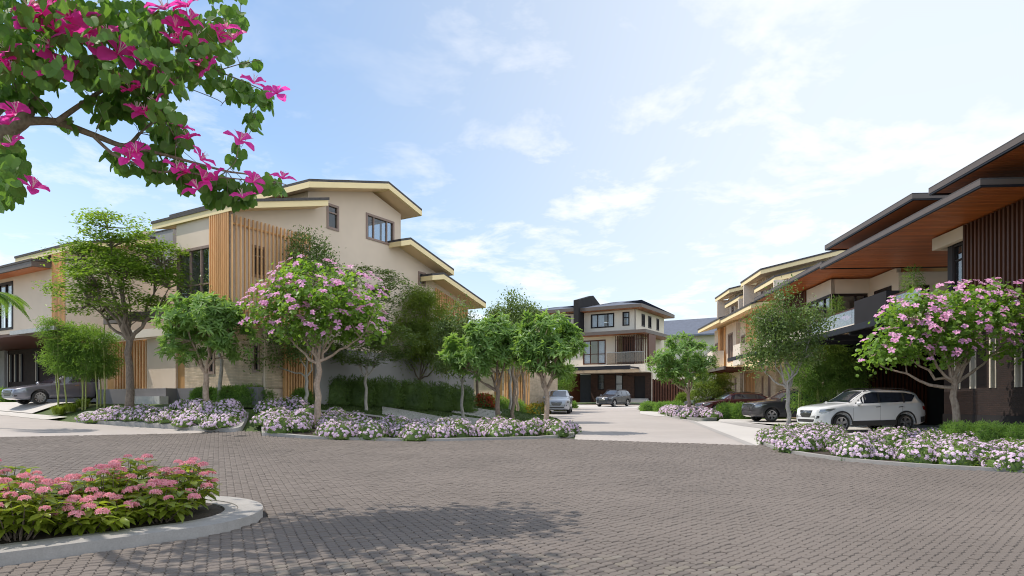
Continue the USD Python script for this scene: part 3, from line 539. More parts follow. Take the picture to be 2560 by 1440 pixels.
def hip(house, x0, x1, y0, y1, ze, rise, th, edge, under):
    cx_, r = (x0 + x1) / 2, (x1 - x0) / 2
    base = [(x0, y0, ze), (x1, y0, ze), (x1, y1, ze), (x0, y1, ze), (cx_, y0 + r, ze + rise), (cx_, y1 - r, ze + rise)]
    rr = part('roof', (base, [(0, 1, 4), (1, 2, 5), (1, 5, 4), (2, 3, 5), (3, 0, 4), (3, 4, 5), (0, 2, 1), (0, 3, 2)]), 'slate_roof', house)
    part('fascia', MB().box(x0 - 0.03, x1 + 0.03, y0 - 0.03, y1 + 0.03, ze - th, ze - 0.003).mesh(), edge, rr)
    part('soffit', MB().box(x0 + 0.02, x1 - 0.02, y0 + 0.02, y1 - 0.02, ze - th - 0.03, ze - th - 0.002).mesh(), under, rr)
hip(h, -1.0, 10.5, -1.0, 6.85, Z(12.55), 1.3, 0.40, 'fascia_dark', 'plank_soffit')
hip(h, -1.0, 10.5, 7.1, 15.0, Z(12.65), 1.2, 0.40, 'fascia_dark', 'plank_soffit')
part('party_wall', panel([(-1.5, Z(9.9)), (5.0, Z(9.9)), (5.0, Z(13.5)), (2.6, Z(14.5)), (-1.5, Z(13.45))], [], 'x', 6.42, 0.62), 'charcoal', h)
# middle floor
hip(h, -1.3, 8.4, -1.6, 6.3, Z(9.66), 0.35, 0.38, 'fascia_dark', 'plank_soffit')
mw = (3.88, 6.7, Z(6.1), Z(8.86))
part('middle_wall', panel([(2.35, Z(5.9)), (14, Z(5.9)), (14, Z(9.2)), (2.35, Z(9.2))], [mw], 'y', 0.4, 0.2), 'white_plaster', h)
window(h, 'y', *mw, 0.4, -1, frame='slat_brown', cols=(0.33, 0.68), rows=(0.42,), fw=0.1, curtain=[(0.0, 0.32), (0.7, 1.0)])
part('balcony_wall', panel([(-0.1, Z(5.9)), (2.3, Z(5.9)), (2.3, Z(9.2)), (-0.1, Z(9.2))], [(1.2, 1.9, Z(6.1), Z(8.4))], 'y', 1.6, 0.2), 'brick_brown', h)
part('balcony_door', MB().box(1.62, 1.68, 1.2, 1.9, Z(6.1), Z(8.4)).mesh(), 'frame_black', h)
slats(h, 'y', -1.45, 2.3, 0.21, 0.07, Z(6.0), Z(9.15), -0.3, -1, mat='slat_brown', rails=(Z(8.7),))
part('corner_panel', MB().box(-0.3, 1.9, -1.62, -1.5, Z(5.9), Z(9.2)).mesh(), 'slat_brown', h)
part('balcony_slab', MB().box(-1.2, 1.6, -1.5, 7.2, Z(5.0), Z(5.86)).mesh(), 'white_plaster', h)
for k in range(4): part('rail_glass', MB().box(-1.16, -1.14, -1.4 + 1.12 * k, -1.4 + 1.12 * k + 1.09, Z(5.87), Z(7.2)).mesh(), 'glass_brown', h)
part('handrail', MB().box(-1.18, -1.11, -1.42, 3.1, Z(7.203), Z(7.26)).mesh(), 'steel', h)
# carport
part('canopy', MB().box(-4.2, -1.22, -0.9, 7.9, Z(5.22), Z(5.30)).mesh(), 'glass_brown', h)
for k in range(6): part('canopy_beam', MB().box(-4.2, -1.22, -0.8 + k * 1.7, -0.65 + k * 1.7, Z(5.31), Z(5.5)).mesh(), 'trim_black', h)
part('canopy_beam', MB().box(-4.4, -4.21, -1.0, 8.0, Z(5.15), Z(5.55)).mesh(), 'trim_black', h)
gw = [(4.3, 5.1, Z(3.1), Z(4.9)), (2.0, 2.9, Z(2.9), Z(5.0)), (-0.7, 0.6, Z(1.9), Z(4.6))]
part('brick_wall', panel([(-1.4, 0), (6.0, 0), (6.0, Z(4.99)), (-1.4, Z(4.99))], gw, 'y', 1.0, 0.2), 'brick_brown', h)
window(h, 'y', *gw[0], 1.0, -1, frame='frame_black', rows=(0.5,), glass='glass_dark'); window(h, 'y', *gw[1], 1.0, -1, frame='frame_black', rows=(0.4,), curtain=[(0.05, 0.95)])
part('door', MB().box(1.1, 1.15, -0.7, 0.6, Z(1.9), Z(4.6)).mesh(), 'charcoal', h)
part('step', MB().box(-0.2, 0.98, -1.2, 1.0, 0, 0.28).mesh(), 'slab_concrete', h); part('step', MB().box(0.3, 0.98, -1.1, 0.9, 0.283, 0.45).mesh(), 'slab_concrete', h)
part('side_panel', MB().box(-3.2, 1.0, 7.4, 7.6, 0, Z(5.0)).mesh(), 'slat_brown', h)
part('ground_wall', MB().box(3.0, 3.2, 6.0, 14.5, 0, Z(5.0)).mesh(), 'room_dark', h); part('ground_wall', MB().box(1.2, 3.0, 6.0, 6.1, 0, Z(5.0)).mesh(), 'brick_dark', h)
part('side_wall', MB().box(1.0, 9.0, -1.6, -1.42, 0, Z(4.99)).mesh(), 'white_plaster', h)
g = thing('slatted_fence', 'red brown slatted timber fence at the right of the house closing the street', 'fence', (*CC, zb), A1)
slats(g, 'y', -5.6, -2.0, 0.30, 0.15, 0, 2.6, 0.1, -1, depth=0.15, mat='slat_brown', rails=(0.4, 2.2)); part('fence_backing', MB().box(0.14, 0.2, -5.65, -1.95, 0, 2.5).mesh(), 'slat_brown', g)
g = thing('garden_wall', 'white garden wall right of the red brown slatted fence', 'wall', (*CC, zb), A1)
part('wall_panel', MB().box(0.0, 0.2, -13, -5.7, -0.4, 2.2).mesh(), 'white_plaster', g); part('coping', MB().box(-0.03, 0.23, -13, -5.7, 2.203, 2.28).mesh(), 'grey_plaster', g)
# roof beyond
h = thing('slate_house', 'house beyond with a plain slate blue roof and dark brown gable', 'house', (25.5, 110, 2.0), A1 + 0)
part('wall', MB().box(0, 8, -13, 2, 0, 10.6).mesh(), 'white_plaster', h)
rf = part('roof', MB().slab(-1, 4, -13.5, 2.5, lambda x, y: 10.6 + 0.62 * (x + 1), 0.25).mesh(), 'slate_roof', h); part('roof', MB().slab(4, 9, -13.5, 2.5, lambda x, y: 13.7 - 0.62 * (x - 4), 0.25).mesh(), 'slate_roof', h)
part('gable_panel', panel([(0, 10.6), (8, 10.6), (4, 13.2)], [], 'x', -13.01, 0.1), 'slat_brown', h)

# ---------------------------------------------------------------- right row; local x runs away along the street, y towards the street
RO = np.array([14.0, 0.0]); AR = math.degrees(math.atan2(0.997, 0.0785)); RX = np.array([0.0785, 0.997]); RY = np.array([-0.997, 0.0785])
def RP(s, t): return tuple(RO + s * RX + t * RY)
zb = 0.55; Z = lambda z: z - zb
def dark_roof(h, x0, x1, y0, y1, z, planks=True, slope=0.0):
    r = roof(h, x0, x1, y0, y1, lambda x, y: z - slope * (y - y1), dark=0.04, th=0.155, edge='fascia_dark', under='plank_soffit', inset=0.0, lip='trim_black')
    if planks:
        n = int((x1 - x0 - 0.2) / 0.16)
        for k in range(n):
            xa = x0 + 0.1 + k * 0.16
            part('soffit_plank', MB().slab(xa + 0.006, xa + 0.154, y0 + 0.1, y1 - 0.1, lambda x, y: z - slope * (y - y1) - 0.213, 0.022).mesh(), 'plank_soffit', r)
    return r
h = thing('dark_house', 'nearest house on the right, dark timber slats under a wide plank lined eave', 'house', (*RO, zb), AR)
dark_roof(h, 19.0, 31.0, -7.0, 1.95, Z(8.15))
dark_roof(h, 9.0, 22.1, -8.0, 1.75, Z(8.85))
part('top_wall', MB().box(12, 21.0, -7.5, -0.6, Z(8.2), Z(8.6)).mesh(), 'white_plaster', h)
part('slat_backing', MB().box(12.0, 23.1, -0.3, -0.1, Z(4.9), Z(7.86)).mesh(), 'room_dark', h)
slats(h, 'x', 16.9, 23.19, 0.21, 0.085, Z(4.9), Z(7.86), 0.0, -1, depth=0.10, mat='slat_brown')
part('head_band', MB().box(23.25, 25.18, -0.2, 0.0, Z(7.42), Z(7.86)).mesh(), 'white_plaster', h); part('head_band', MB().box(25.0, 25.178, -4, -0.203, Z(7.42), Z(7.86)).mesh(), 'white_plaster', h)
part('corner_post', MB().box(24.30, 24.62, -0.55, -0.25, Z(4.9), Z(7.42)).mesh(), 'frame_black', h)
window(h, 'x', 23.25, 24.30, Z(5.7), Z(7.40), -0.3, 1, frame='frame_black', cols=(0.5,), rows=(0.66,), fw=0.07)
part('low_wall', MB().box(23.25, 25.1, -0.25, -0.05, Z(4.9), Z(5.66)).mesh(), 'white_plaster', h)
part('room_wall', MB().box(23.3, 25.0, -3.2, -3.0, Z(4.9), Z(7.8)).mesh(), 'room_wall', h)
part('back_wall', MB().box(12, 31.0, -7.0, -6.8, 0, Z(7.8)).mesh(), 'white_plaster', h)
# recessed walls and balcony
part('recess_wall', panel([(-6.7, Z(4.9)), (-1.94, Z(4.9)), (-1.94, Z(7.86)), (-6.7, Z(7.86))], [(-3.3, -2.45, Z(5.1), Z(7.2))], 'y', 31.7, 0.2), 'white_plaster', h)
window(h, 'y', -3.3, -2.45, Z(5.1), Z(7.2), 31.7, -1, frame='frame_black', rows=(0.45,), fw=0.10)
part('balcony_slab', MB().box(22.0, 34.5, -6.7, 1.5, Z(4.55), Z(4.88)).mesh(), 'white_plaster', h)
part('balcony_upstand', MB().box(25.0, 34.4, 1.36, 1.5, Z(4.883), Z(5.05)).mesh(), 'white_plaster', h)
for k in range(6): part('rail_glass', MB().box(23.2 + 1.87 * k, 23.2 + 1.87 * k + 1.84, 1.42, 1.44, Z(5.06), Z(5.70)).mesh(), 'glass_rail', h)
part('handrail', MB().box(23.2, 34.4, 1.40, 1.46, Z(5.703), Z(5.75)).mesh(), 'slat_brown', h)
part('planter_box', MB().box(25.3, 28.1, 0.7, 1.62, Z(4.3), Z(5.95)).mesh(), 'charcoal', h)
# ground floor
sl = [20.25, 21.46, 22.51, 23.40]
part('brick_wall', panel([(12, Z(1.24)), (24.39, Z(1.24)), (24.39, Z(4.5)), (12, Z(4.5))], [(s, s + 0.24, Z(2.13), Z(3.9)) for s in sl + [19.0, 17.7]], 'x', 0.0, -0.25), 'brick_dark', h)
for s in sl + [19.0, 17.7]:
    part('slit_window', MB().box(s, s + 0.24, -0.24, -0.20, Z(2.13), Z(3.9)).mesh(), 'trim_black', h)
    part('slit_reveal', MB().box(s + 0.225, s + 0.30, -0.18, 0.03, Z(2.13), Z(3.9)).mesh(), 'white_plaster', h); part('slit_reveal', MB().box(s - 0.03, s - 0.002, -0.18, 0.03, Z(2.13), Z(3.9)).mesh(), 'white_plaster', h)
part('plinth', MB().box(12, 24.42, -0.28, 0.03, -0.3, Z(1.238)).mesh(), 'charcoal', h)
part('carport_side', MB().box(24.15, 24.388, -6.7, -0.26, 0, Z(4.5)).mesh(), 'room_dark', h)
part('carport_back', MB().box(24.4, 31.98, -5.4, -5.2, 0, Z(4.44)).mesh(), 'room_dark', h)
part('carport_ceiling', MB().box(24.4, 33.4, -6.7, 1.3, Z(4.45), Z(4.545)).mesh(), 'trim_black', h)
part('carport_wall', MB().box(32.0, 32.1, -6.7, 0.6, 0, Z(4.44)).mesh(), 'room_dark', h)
slats(h, 'y', -3.3, 0.5, 0.17, 0.09, 0.1, Z(4.40), 31.99, -1, depth=0.09, mat='slat_brown')
part('canopy_glass', MB().box(22.5, 33.2, 1.52, 3.2, Z(4.44), Z(4.48)).mesh(), 'glass_brown', h)
part('canopy_beam', MB().box(22.4, 33.3, 3.203, 3.32, Z(4.30), Z(4.52)).mesh(), 'trim_black', h)
for k in range(6): part('canopy_beam', MB().box(22.6 + 2.1 * k, 22.75 + 2.1 * k, 0.2, 3.2, Z(4.20), Z(4.435)).mesh(), 'trim_black', h)
part('carport_beam', MB().box(24.45, 33.0, 0.6, 0.85, Z(3.62), Z(4.19)).mesh(), 'trim_black', h); part('carport_post', MB().box(32.6, 32.9, 0.55, 0.85, 0, Z(3.615)).mesh(), 'charcoal', h)

h = thing('dark_house', 'second house on the right with corner window and balcony under the plank soffit', 'house', (*RO, zb), AR)
dark_roof(h, 31.6, 42.9, -7.0, 1.65, Z(8.42))
dark_roof(h, 23.4, 31.3, -8.0, 1.62, Z(9.10), planks=False)
part('corner_wall', panel([(-1.94, Z(4.9)), (0.0, Z(4.9)), (0.0, Z(8.1)), (-1.94, Z(8.1))], [(-1.8, -0.001, Z(5.4), Z(7.3))], 'y', 34.7, 0.2), 'white_plaster', h)
part('corner_wall', panel([(34.7, Z(4.9)), (38.2, Z(4.9)), (38.2, Z(8.1)), (34.7, Z(8.1))], [(34.701, 38.0, Z(5.2), Z(7.3))], 'x', 0.003, -0.2), 'white_plaster', h)
window(h, 'y', -1.8, -0.08, Z(5.4), Z(7.3), 34.7, -1, frame='frame_black', cols=(0.32,), rows=(0.5,), fw=0.10)
window(h, 'x', 34.75, 38.0, Z(5.2), Z(7.3), 0.003, 1, frame='frame_black', cols=(0.28, 0.6), fw=0.10)
part('recess_wall', panel([(31.9, Z(4.9)), (34.7, Z(4.9)), (34.7, Z(8.1)), (31.9, Z(8.1))], [(32.4, 34.1, Z(4.95), Z(7.3))], 'x', -1.94, -0.2), 'white_plaster', h)
window(h, 'x', 32.4, 34.1, Z(4.95), Z(7.3), -1.94, 1, frame='frame_black', cols=(0.5,), fw=0.12)
part('room_wall', MB().box(34.9, 40, -5.2, -5.0, Z(4.9), Z(8.0)).mesh(), 'room_wall', h); part('room_wall', MB().box(40.0, 40.2, -5, -0.2, Z(4.9), Z(8.0)).mesh(), 'room_wall', h)
part('slat_wall', MB().box(38.2, 42, -0.3, -0.1, Z(4.9), Z(8.1)).mesh(), 'slat_brown', h); slats(h, 'x', 38.3, 42, 0.21, 0.085, Z(4.9), Z(8.1), 0.0, 1, mat='slat_brown')
part('floor_slab', MB().box(34.6, 43, -6.5, 1.45, Z(4.55), Z(4.88)).mesh(), 'white_plaster', h)
part('low_wall', MB().box(34.6, 42, 1.25, 1.4, Z(4.883), Z(5.5)).mesh(), 'white_plaster', h)
part('canopy_glass', MB().box(34, 43, 1.5, 3.2, Z(4.44), Z(4.48)).mesh(), 'glass_brown', h); part('canopy_beam', MB().box(34, 43, 3.203, 3.32, Z(4.30), Z(4.52)).mesh(), 'trim_black', h)
part('brick_wall', MB().box(36, 42.8, -0.4, -0.2, 0, Z(4.5)).mesh(), 'brick_cream', h); part('side_wall', MB().box(42.6, 42.8, -6, -0.41, 0, Z(8)).mesh(), 'white_plaster', h)
part('slit_window', MB().box(39.0, 39.35, -0.2, -0.17, Z(1.7), Z(3.9)).mesh(), 'frame_taupe', h); part('slit_window', MB().box(37.4, 37.7, -0.2, -0.17, Z(1.7), Z(3.9)).mesh(), 'frame_taupe', h)

def cream_row(label, s0, s1, zl):
    h = thing('cream_house', label, 'house', (*RO, zl), AR); n = s1 - s0
    roof(h, s0, s1, -4.0, 1.75, lambda x, y: 8.2 - 0.55 - 0.26 * (y - 1.75), dark=0.12, th=0.26)
    roof(h, s0 + 0.8, s0 + 5.6, -7.0, 0.0, lambda x, y: 9.55 - 0.24 * y, dark=0.12, th=0.28)
    roof(h, s0 + 3.6, s1 + 0.4, -9.0, 0.1, lambda x, y: 10.6 - 0.24 * y, dark=0.12, th=0.28)
    part('upper_wall', panel([(s0 + 0.5, 3.8), (s1 - 0.4, 3.8), (s1 - 0.4, 7.4), (s0 + 0.5, 7.4)], [(s0 + 1.5, s0 + 3.0, 4.3, 6.6), (s1 - 1.7, s1 - 0.7, 4.0, 6.2)], 'x', 0.3, -0.2), 'cream_plaster', h)
    window(h, 'x', s0 + 1.5, s0 + 3.0, 4.3, 6.6, 0.3, 1, cols=(0.5,), curtain=[(0.0, 0.4)]); window(h, 'x', s1 - 1.7, s1 - 0.7, 4.0, 6.2, 0.3, 1, rows=(0.5,))
    part('end_wall', MB().box(s0 + 0.5, s0 + 0.7, -6, 0.098, 3.8, 9.2).mesh(), 'cream_plaster', h); part('end_wall', MB().box(s1 - 0.6, s1 - 0.402, -6, 0.098, 0, 10.2).mesh(), 'cream_plaster', h)
    part('top_wall', panel([(s0 + 0.5, 7.4), (s1 - 0.4, 7.4), (s1 - 0.4, 10.3), (s0 + 5.6, 10.3), (s0 + 5.6, 9.3), (s0 + 0.5, 9.3)], [(s1 - 2.5, s1 - 1.7, 8.3, 9.7)], 'x', -0.9, -0.2), 'cream_plaster', h)
    window(h, 'x', s1 - 2.5, s1 - 1.7, 8.3, 9.7, -0.9, 1, rows=(0.6,))
    slats(h, 'x', s1 - 4.6, s1 - 2.4, 0.2, 0.085, 3.9, 7.35, 0.34, 1); slats(h, 'x', s0 + 4.2, s0 + 5.2, 0.2, 0.085, 3.9, 7.35, 0.34, 1)
    part('floor_slab', MB().box(s0 + 0.3, s1 - 0.3, -5, 1.2, 3.45, 3.78).mesh(), 'fascia_cream', h)
    part('balcony_pier', MB().box(s1 - 4.8, s1 - 2.8, 0.5, 1.45, 3.79, 5.3).mesh(), 'white_plaster', h)
    part('canopy_glass', MB().box(s1 - 7, s1 - 0.2, 1.25, 3.0, 3.50, 3.54).mesh(), 'glass_brown', h); part('canopy_beam', MB().box(s1 - 7, s1 - 0.2, 3.0, 3.12, 3.35, 3.56).mesh(), 'fascia_dark', h)
    for k in range(5): part('canopy_beam', MB().box(s1 - 6.9 + 1.6 * k, s1 - 6.8 + 1.6 * k, 1.22, 2.99, 3.30, 3.49).mesh(), 'slat_brown', h)
    part('brick_wall', panel([(s0 + 0.5, 0), (s1 - 3.2, 0), (s1 - 3.2, 3.44), (s0 + 0.5, 3.44)], [(s0 + 1.6, s0 + 2.0, 1.2, 2.9), (s0 + 3.2, s0 + 3.5, 1.2, 2.9)], 'x', 0.0, -0.2), 'brick_cream', h)
    window(h, 'x', s0 + 1.6, s0 + 2.0, 1.2, 2.9, 0, 1, glass='glass_dark'); window(h, 'x', s0 + 3.2, s0 + 3.5, 1.2, 2.9, 0, 1, glass='glass_dark')
    part('ground_wall', MB().box(s1 - 3.2, s1 - 0.4, -0.4, -0.2, 0, 3.44).mesh(), 'cream_plaster', h)
    slats(h, 'x', s1 - 3.1, s1 - 0.6, 0.2, 0.1, 0.1, 3.3, -0.15, 1)
    part('end_wall', MB().box(s0 + 0.5, s0 + 0.7, -6, -0.21, 0, 3.44).mesh(), 'brick_cream', h)
cream_row('cream house with orange slats next to the dark houses on the right', 43.3, 51.8, 0.55)
cream_row('last cream house on the right, beside the slate blue roof', 52.2, 60.6, 0.70)

# ---------------------------------------------------------------- vegetation
leafy('leaf_maple', (0.070, 0.126, 0.021), (0.280, 0.406, 0.070), (0.588, 0.600, 0.252))
leafy('leaf_rosette', (0.096, 0.176, 0.048), (0.336, 0.496, 0.176), (0.600, 0.600, 0.480))
leafy('leaf_small', (0.056, 0.105, 0.028), (0.252, 0.336, 0.098), (0.588, 0.600, 0.350), trans=0.25)
leafy('leaf_heart', (0.084, 0.168, 0.028), (0.280, 0.434, 0.084), (0.600, 0.600, 0.336))
leafy('leaf_big_heart', (0.062, 0.138, 0.031), (0.200, 0.350, 0.088), (0.475, 0.575, 0.275), trans=0.4, rough=0.55)
leafy('leaf_bamboo', (0.070, 0.140, 0.028), (0.238, 0.364, 0.084), (0.560, 0.600, 0.280))
leafy('leaf_olive', (0.072, 0.128, 0.024), (0.288, 0.352, 0.072), (0.576, 0.600, 0.208))
leafy('leaf_hedge', (0.048, 0.096, 0.024), (0.192, 0.288, 0.064), (0.512, 0.576, 0.192), trans=0.2)
leafy('leaf_shrub', (0.084, 0.168, 0.042), (0.280, 0.420, 0.112), (0.588, 0.600, 0.336))
leafy('leaf_bed', (0.056, 0.112, 0.028), (0.224, 0.322, 0.084), (0.532, 0.600, 0.224))
leafy('leaf_ixora', (0.13, 0.18, 0.02), (0.32, 0.38, 0.06), (0.56, 0.60, 0.16), rough=0.32)
leafy('leaf_tuft', (0.114, 0.163, 0.019), (0.325, 0.406, 0.065), (0.617, 0.620, 0.195))
leafy('blade_yellow', (0.300, 0.160, 0.020), (0.620, 0.420, 0.060), (0.800, 0.660, 0.220)); leafy('bloom_red', (0.300, 0.040, 0.030), (0.550, 0.120, 0.070), (0.750, 0.350, 0.180))
leafy('petal_pink', (0.72, 0.28, 0.52), (0.86, 0.50, 0.70), (0.95, 0.80, 0.88), trans=0.3, tcol=(0.92, 0.60, 0.76))
leafy('petal_magenta', (0.95, 0.02, 0.40), (0.98, 0.08, 0.54), (0.99, 0.42, 0.72), trans=0.6, big=6.0, tcol=(1.0, 0.16, 0.62))
leafy('petal_lavender', (0.620, 0.420, 0.600), (0.850, 0.690, 0.800), (0.950, 0.920, 0.930), trans=0.25, big=1.6, tcol=(0.880, 0.740, 0.850))
leafy('petal_rose', (0.800, 0.300, 0.360), (0.900, 0.500, 0.540), (0.950, 0.740, 0.750), trans=0.25, tcol=(0.950, 0.500, 0.550)); leafy('petal_red', (0.700, 0.030, 0.050), (0.850, 0.060, 0.090), (0.900, 0.200, 0.200), trans=0.25)
simple('stamen', (0.85, 0.70, 0.66), 0.6)
def bark(name, lo, hi, sc=7.0):
    MAT[name] = usdkit.material(stage, f'/World/Looks/{name}', {
        'g': ('geometry', {}), 'm': ('mapping', {'scale': (1, 1, 0.45)}), 'n': ('noise_texture', {'scale': sc, 'detail': 7.0, 'roughness': 0.7}), 'v': ('voronoi_texture', {'scale': sc * 3.5}),
        'a': ('math', {'math_type': 'multiply_add', 'value2': 0.35}), 'r': ('rgb_ramp', {'ramp': [(0.3, lo), (0.8, hi)]}), 'b': ('bump', {'strength': 0.8, 'distance': 0.02}), 'p': ('principled_bsdf', {'roughness': 0.9})},
        [('g.position', 'm.vector'), ('m.vector', 'n.vector'), ('m.vector', 'v.vector'), ('v.distance', 'a.value1'), ('n.fac', 'a.value3'), ('a.value', 'r.fac'), ('r.color', 'p.base_color'), ('a.value', 'b.height'), ('b.normal', 'p.normal')], surface='p.BSDF')
bark('bark_brown', (0.10, 0.068, 0.048), (0.30, 0.225, 0.17)); bark('bark_tan', (0.20, 0.135, 0.095), (0.45, 0.34, 0.26)); bark('bark_dark', (0.06, 0.045, 0.034), (0.22, 0.17, 0.13)); bark('bark_pale', (0.24, 0.21, 0.18), (0.46, 0.42, 0.37)); bark('bark_green', (0.16, 0.20, 0.05), (0.33, 0.36, 0.12))

# (trans: the share of light that passes through a leaf)
def leafshape(kind):
    """Leaf templates: tip along +x, face along +z, unit length."""
    if kind == 'diamond': return np.array([(0, 0, 0), (0.45, 0.26, 0.05), (1, 0, -0.08), (0.45, -0.26, 0.05)]), np.array([(0, 1, 2), (0, 2, 3)])
    if kind == 'lance': return np.array([(0, 0, 0), (0.35, 0.13, 0.04), (0.75, 0.10, 0.0), (1, 0, -0.12), (0.75, -0.10, 0.0), (0.35, -0.13, 0.04), (0.5, 0, -0.02)]), np.array([(0, 1, 6), (1, 2, 6), (2, 3, 6), (6, 3, 4), (6, 4, 5), (6, 5, 0)])
    if kind == 'needle': return np.array([(0, 0, 0), (0.4, 0.075, 0.02), (1, 0, -0.16), (0.4, -0.075, 0.02)]), np.array([(0, 1, 2), (0, 2, 3)])
    if kind == 'broad': return np.array([(0, 0, 0), (0.25, 0.2, 0.05), (0.6, 0.22, 0.03), (1, 0, -0.15), (0.6, -0.22, 0.03), (0.25, -0.2, 0.05), (0.3, 0, -0.02), (0.65, 0, -0.05)]), np.array([(0, 1, 6), (1, 2, 7), (1, 7, 6), (2, 3, 7), (7, 3, 4), (6, 7, 5), (7, 4, 5), (0, 6, 5)])
    if kind == 'heart':  # two-lobed leaf, folded along its midrib
        h = [(0, 0), (-0.10, 0.22), (0.05, 0.44), (0.35, 0.52), (0.70, 0.44), (0.98, 0.24), (0.86, 0.0)]
        v = [(x, y, 0.30 * y - 0.10 * x * x) for x, y in h] + [(x, -y, 0.30 * y - 0.10 * x * x) for x, y in h[1:6]]
        f = [(0, 2, 1), (0, 3, 2), (0, 6, 3), (6, 4, 3), (6, 5, 4)] + [(0, 7, 8), (0, 8, 9), (0, 9, 6), (6, 9, 10), (6, 10, 11)]
        return np.array(v, float), np.array(f)
def norm(a): return a / (np.linalg.norm(a, axis=-1, keepdims=True) + 1e-9)
def leaves(kind, pos, direc, up, size, r):
    """Copies of a leaf: pos, direction of the tip, facing, length."""
    t, f = leafshape(kind); n = len(pos); x = norm(direc); z = norm(up - (up * x).sum(-1, keepdims=True) * x); y = np.cross(z, x)
    s = np.broadcast_to(size, (n,))[:, None, None]
    v = pos[:, None] + s * (t[None, :, :1] * x[:, None] + t[None, :, 1:2] * y[:, None] + t[None, :, 2:] * z[:, None])
    return v.reshape(-1, 3), (f[None] + len(t) * np.arange(n)[:, None, None]).reshape(-1, 3)
def rdir(r, n): return norm(r.normal(size=(n, 3)))
def spread(r, blobs, n, shell=0.55):
    """Points in ellipsoids, most of them in the outer part."""
    vol = np.array([b[3] * b[4] * b[5] for b in blobs]) ** 0.75; k = r.choice(len(blobs), n, p=vol / vol.sum()); b = np.array(blobs, float)[k]
    rad = shell + (1 - shell) * r.uniform(0, 1, n) ** 0.6; d = rdir(r, n); return b[:, :3] + d * rad[:, None] * b[:, 3:], d, k
def limb(r, a, b, sag=0.15, n=6, wob=0.04):
    t = np.linspace(0, 1, n)[:, None]; a, b = np.array(a, float), np.array(b, float); Ln = np.linalg.norm(b - a)
    p = a + (b - a) * t; p[:, 2] += sag * Ln * np.sin(t[:, 0] * np.pi) * 0.5; p[1:-1] += r.normal(0, wob * Ln / 3, (n - 2, 3)); return p
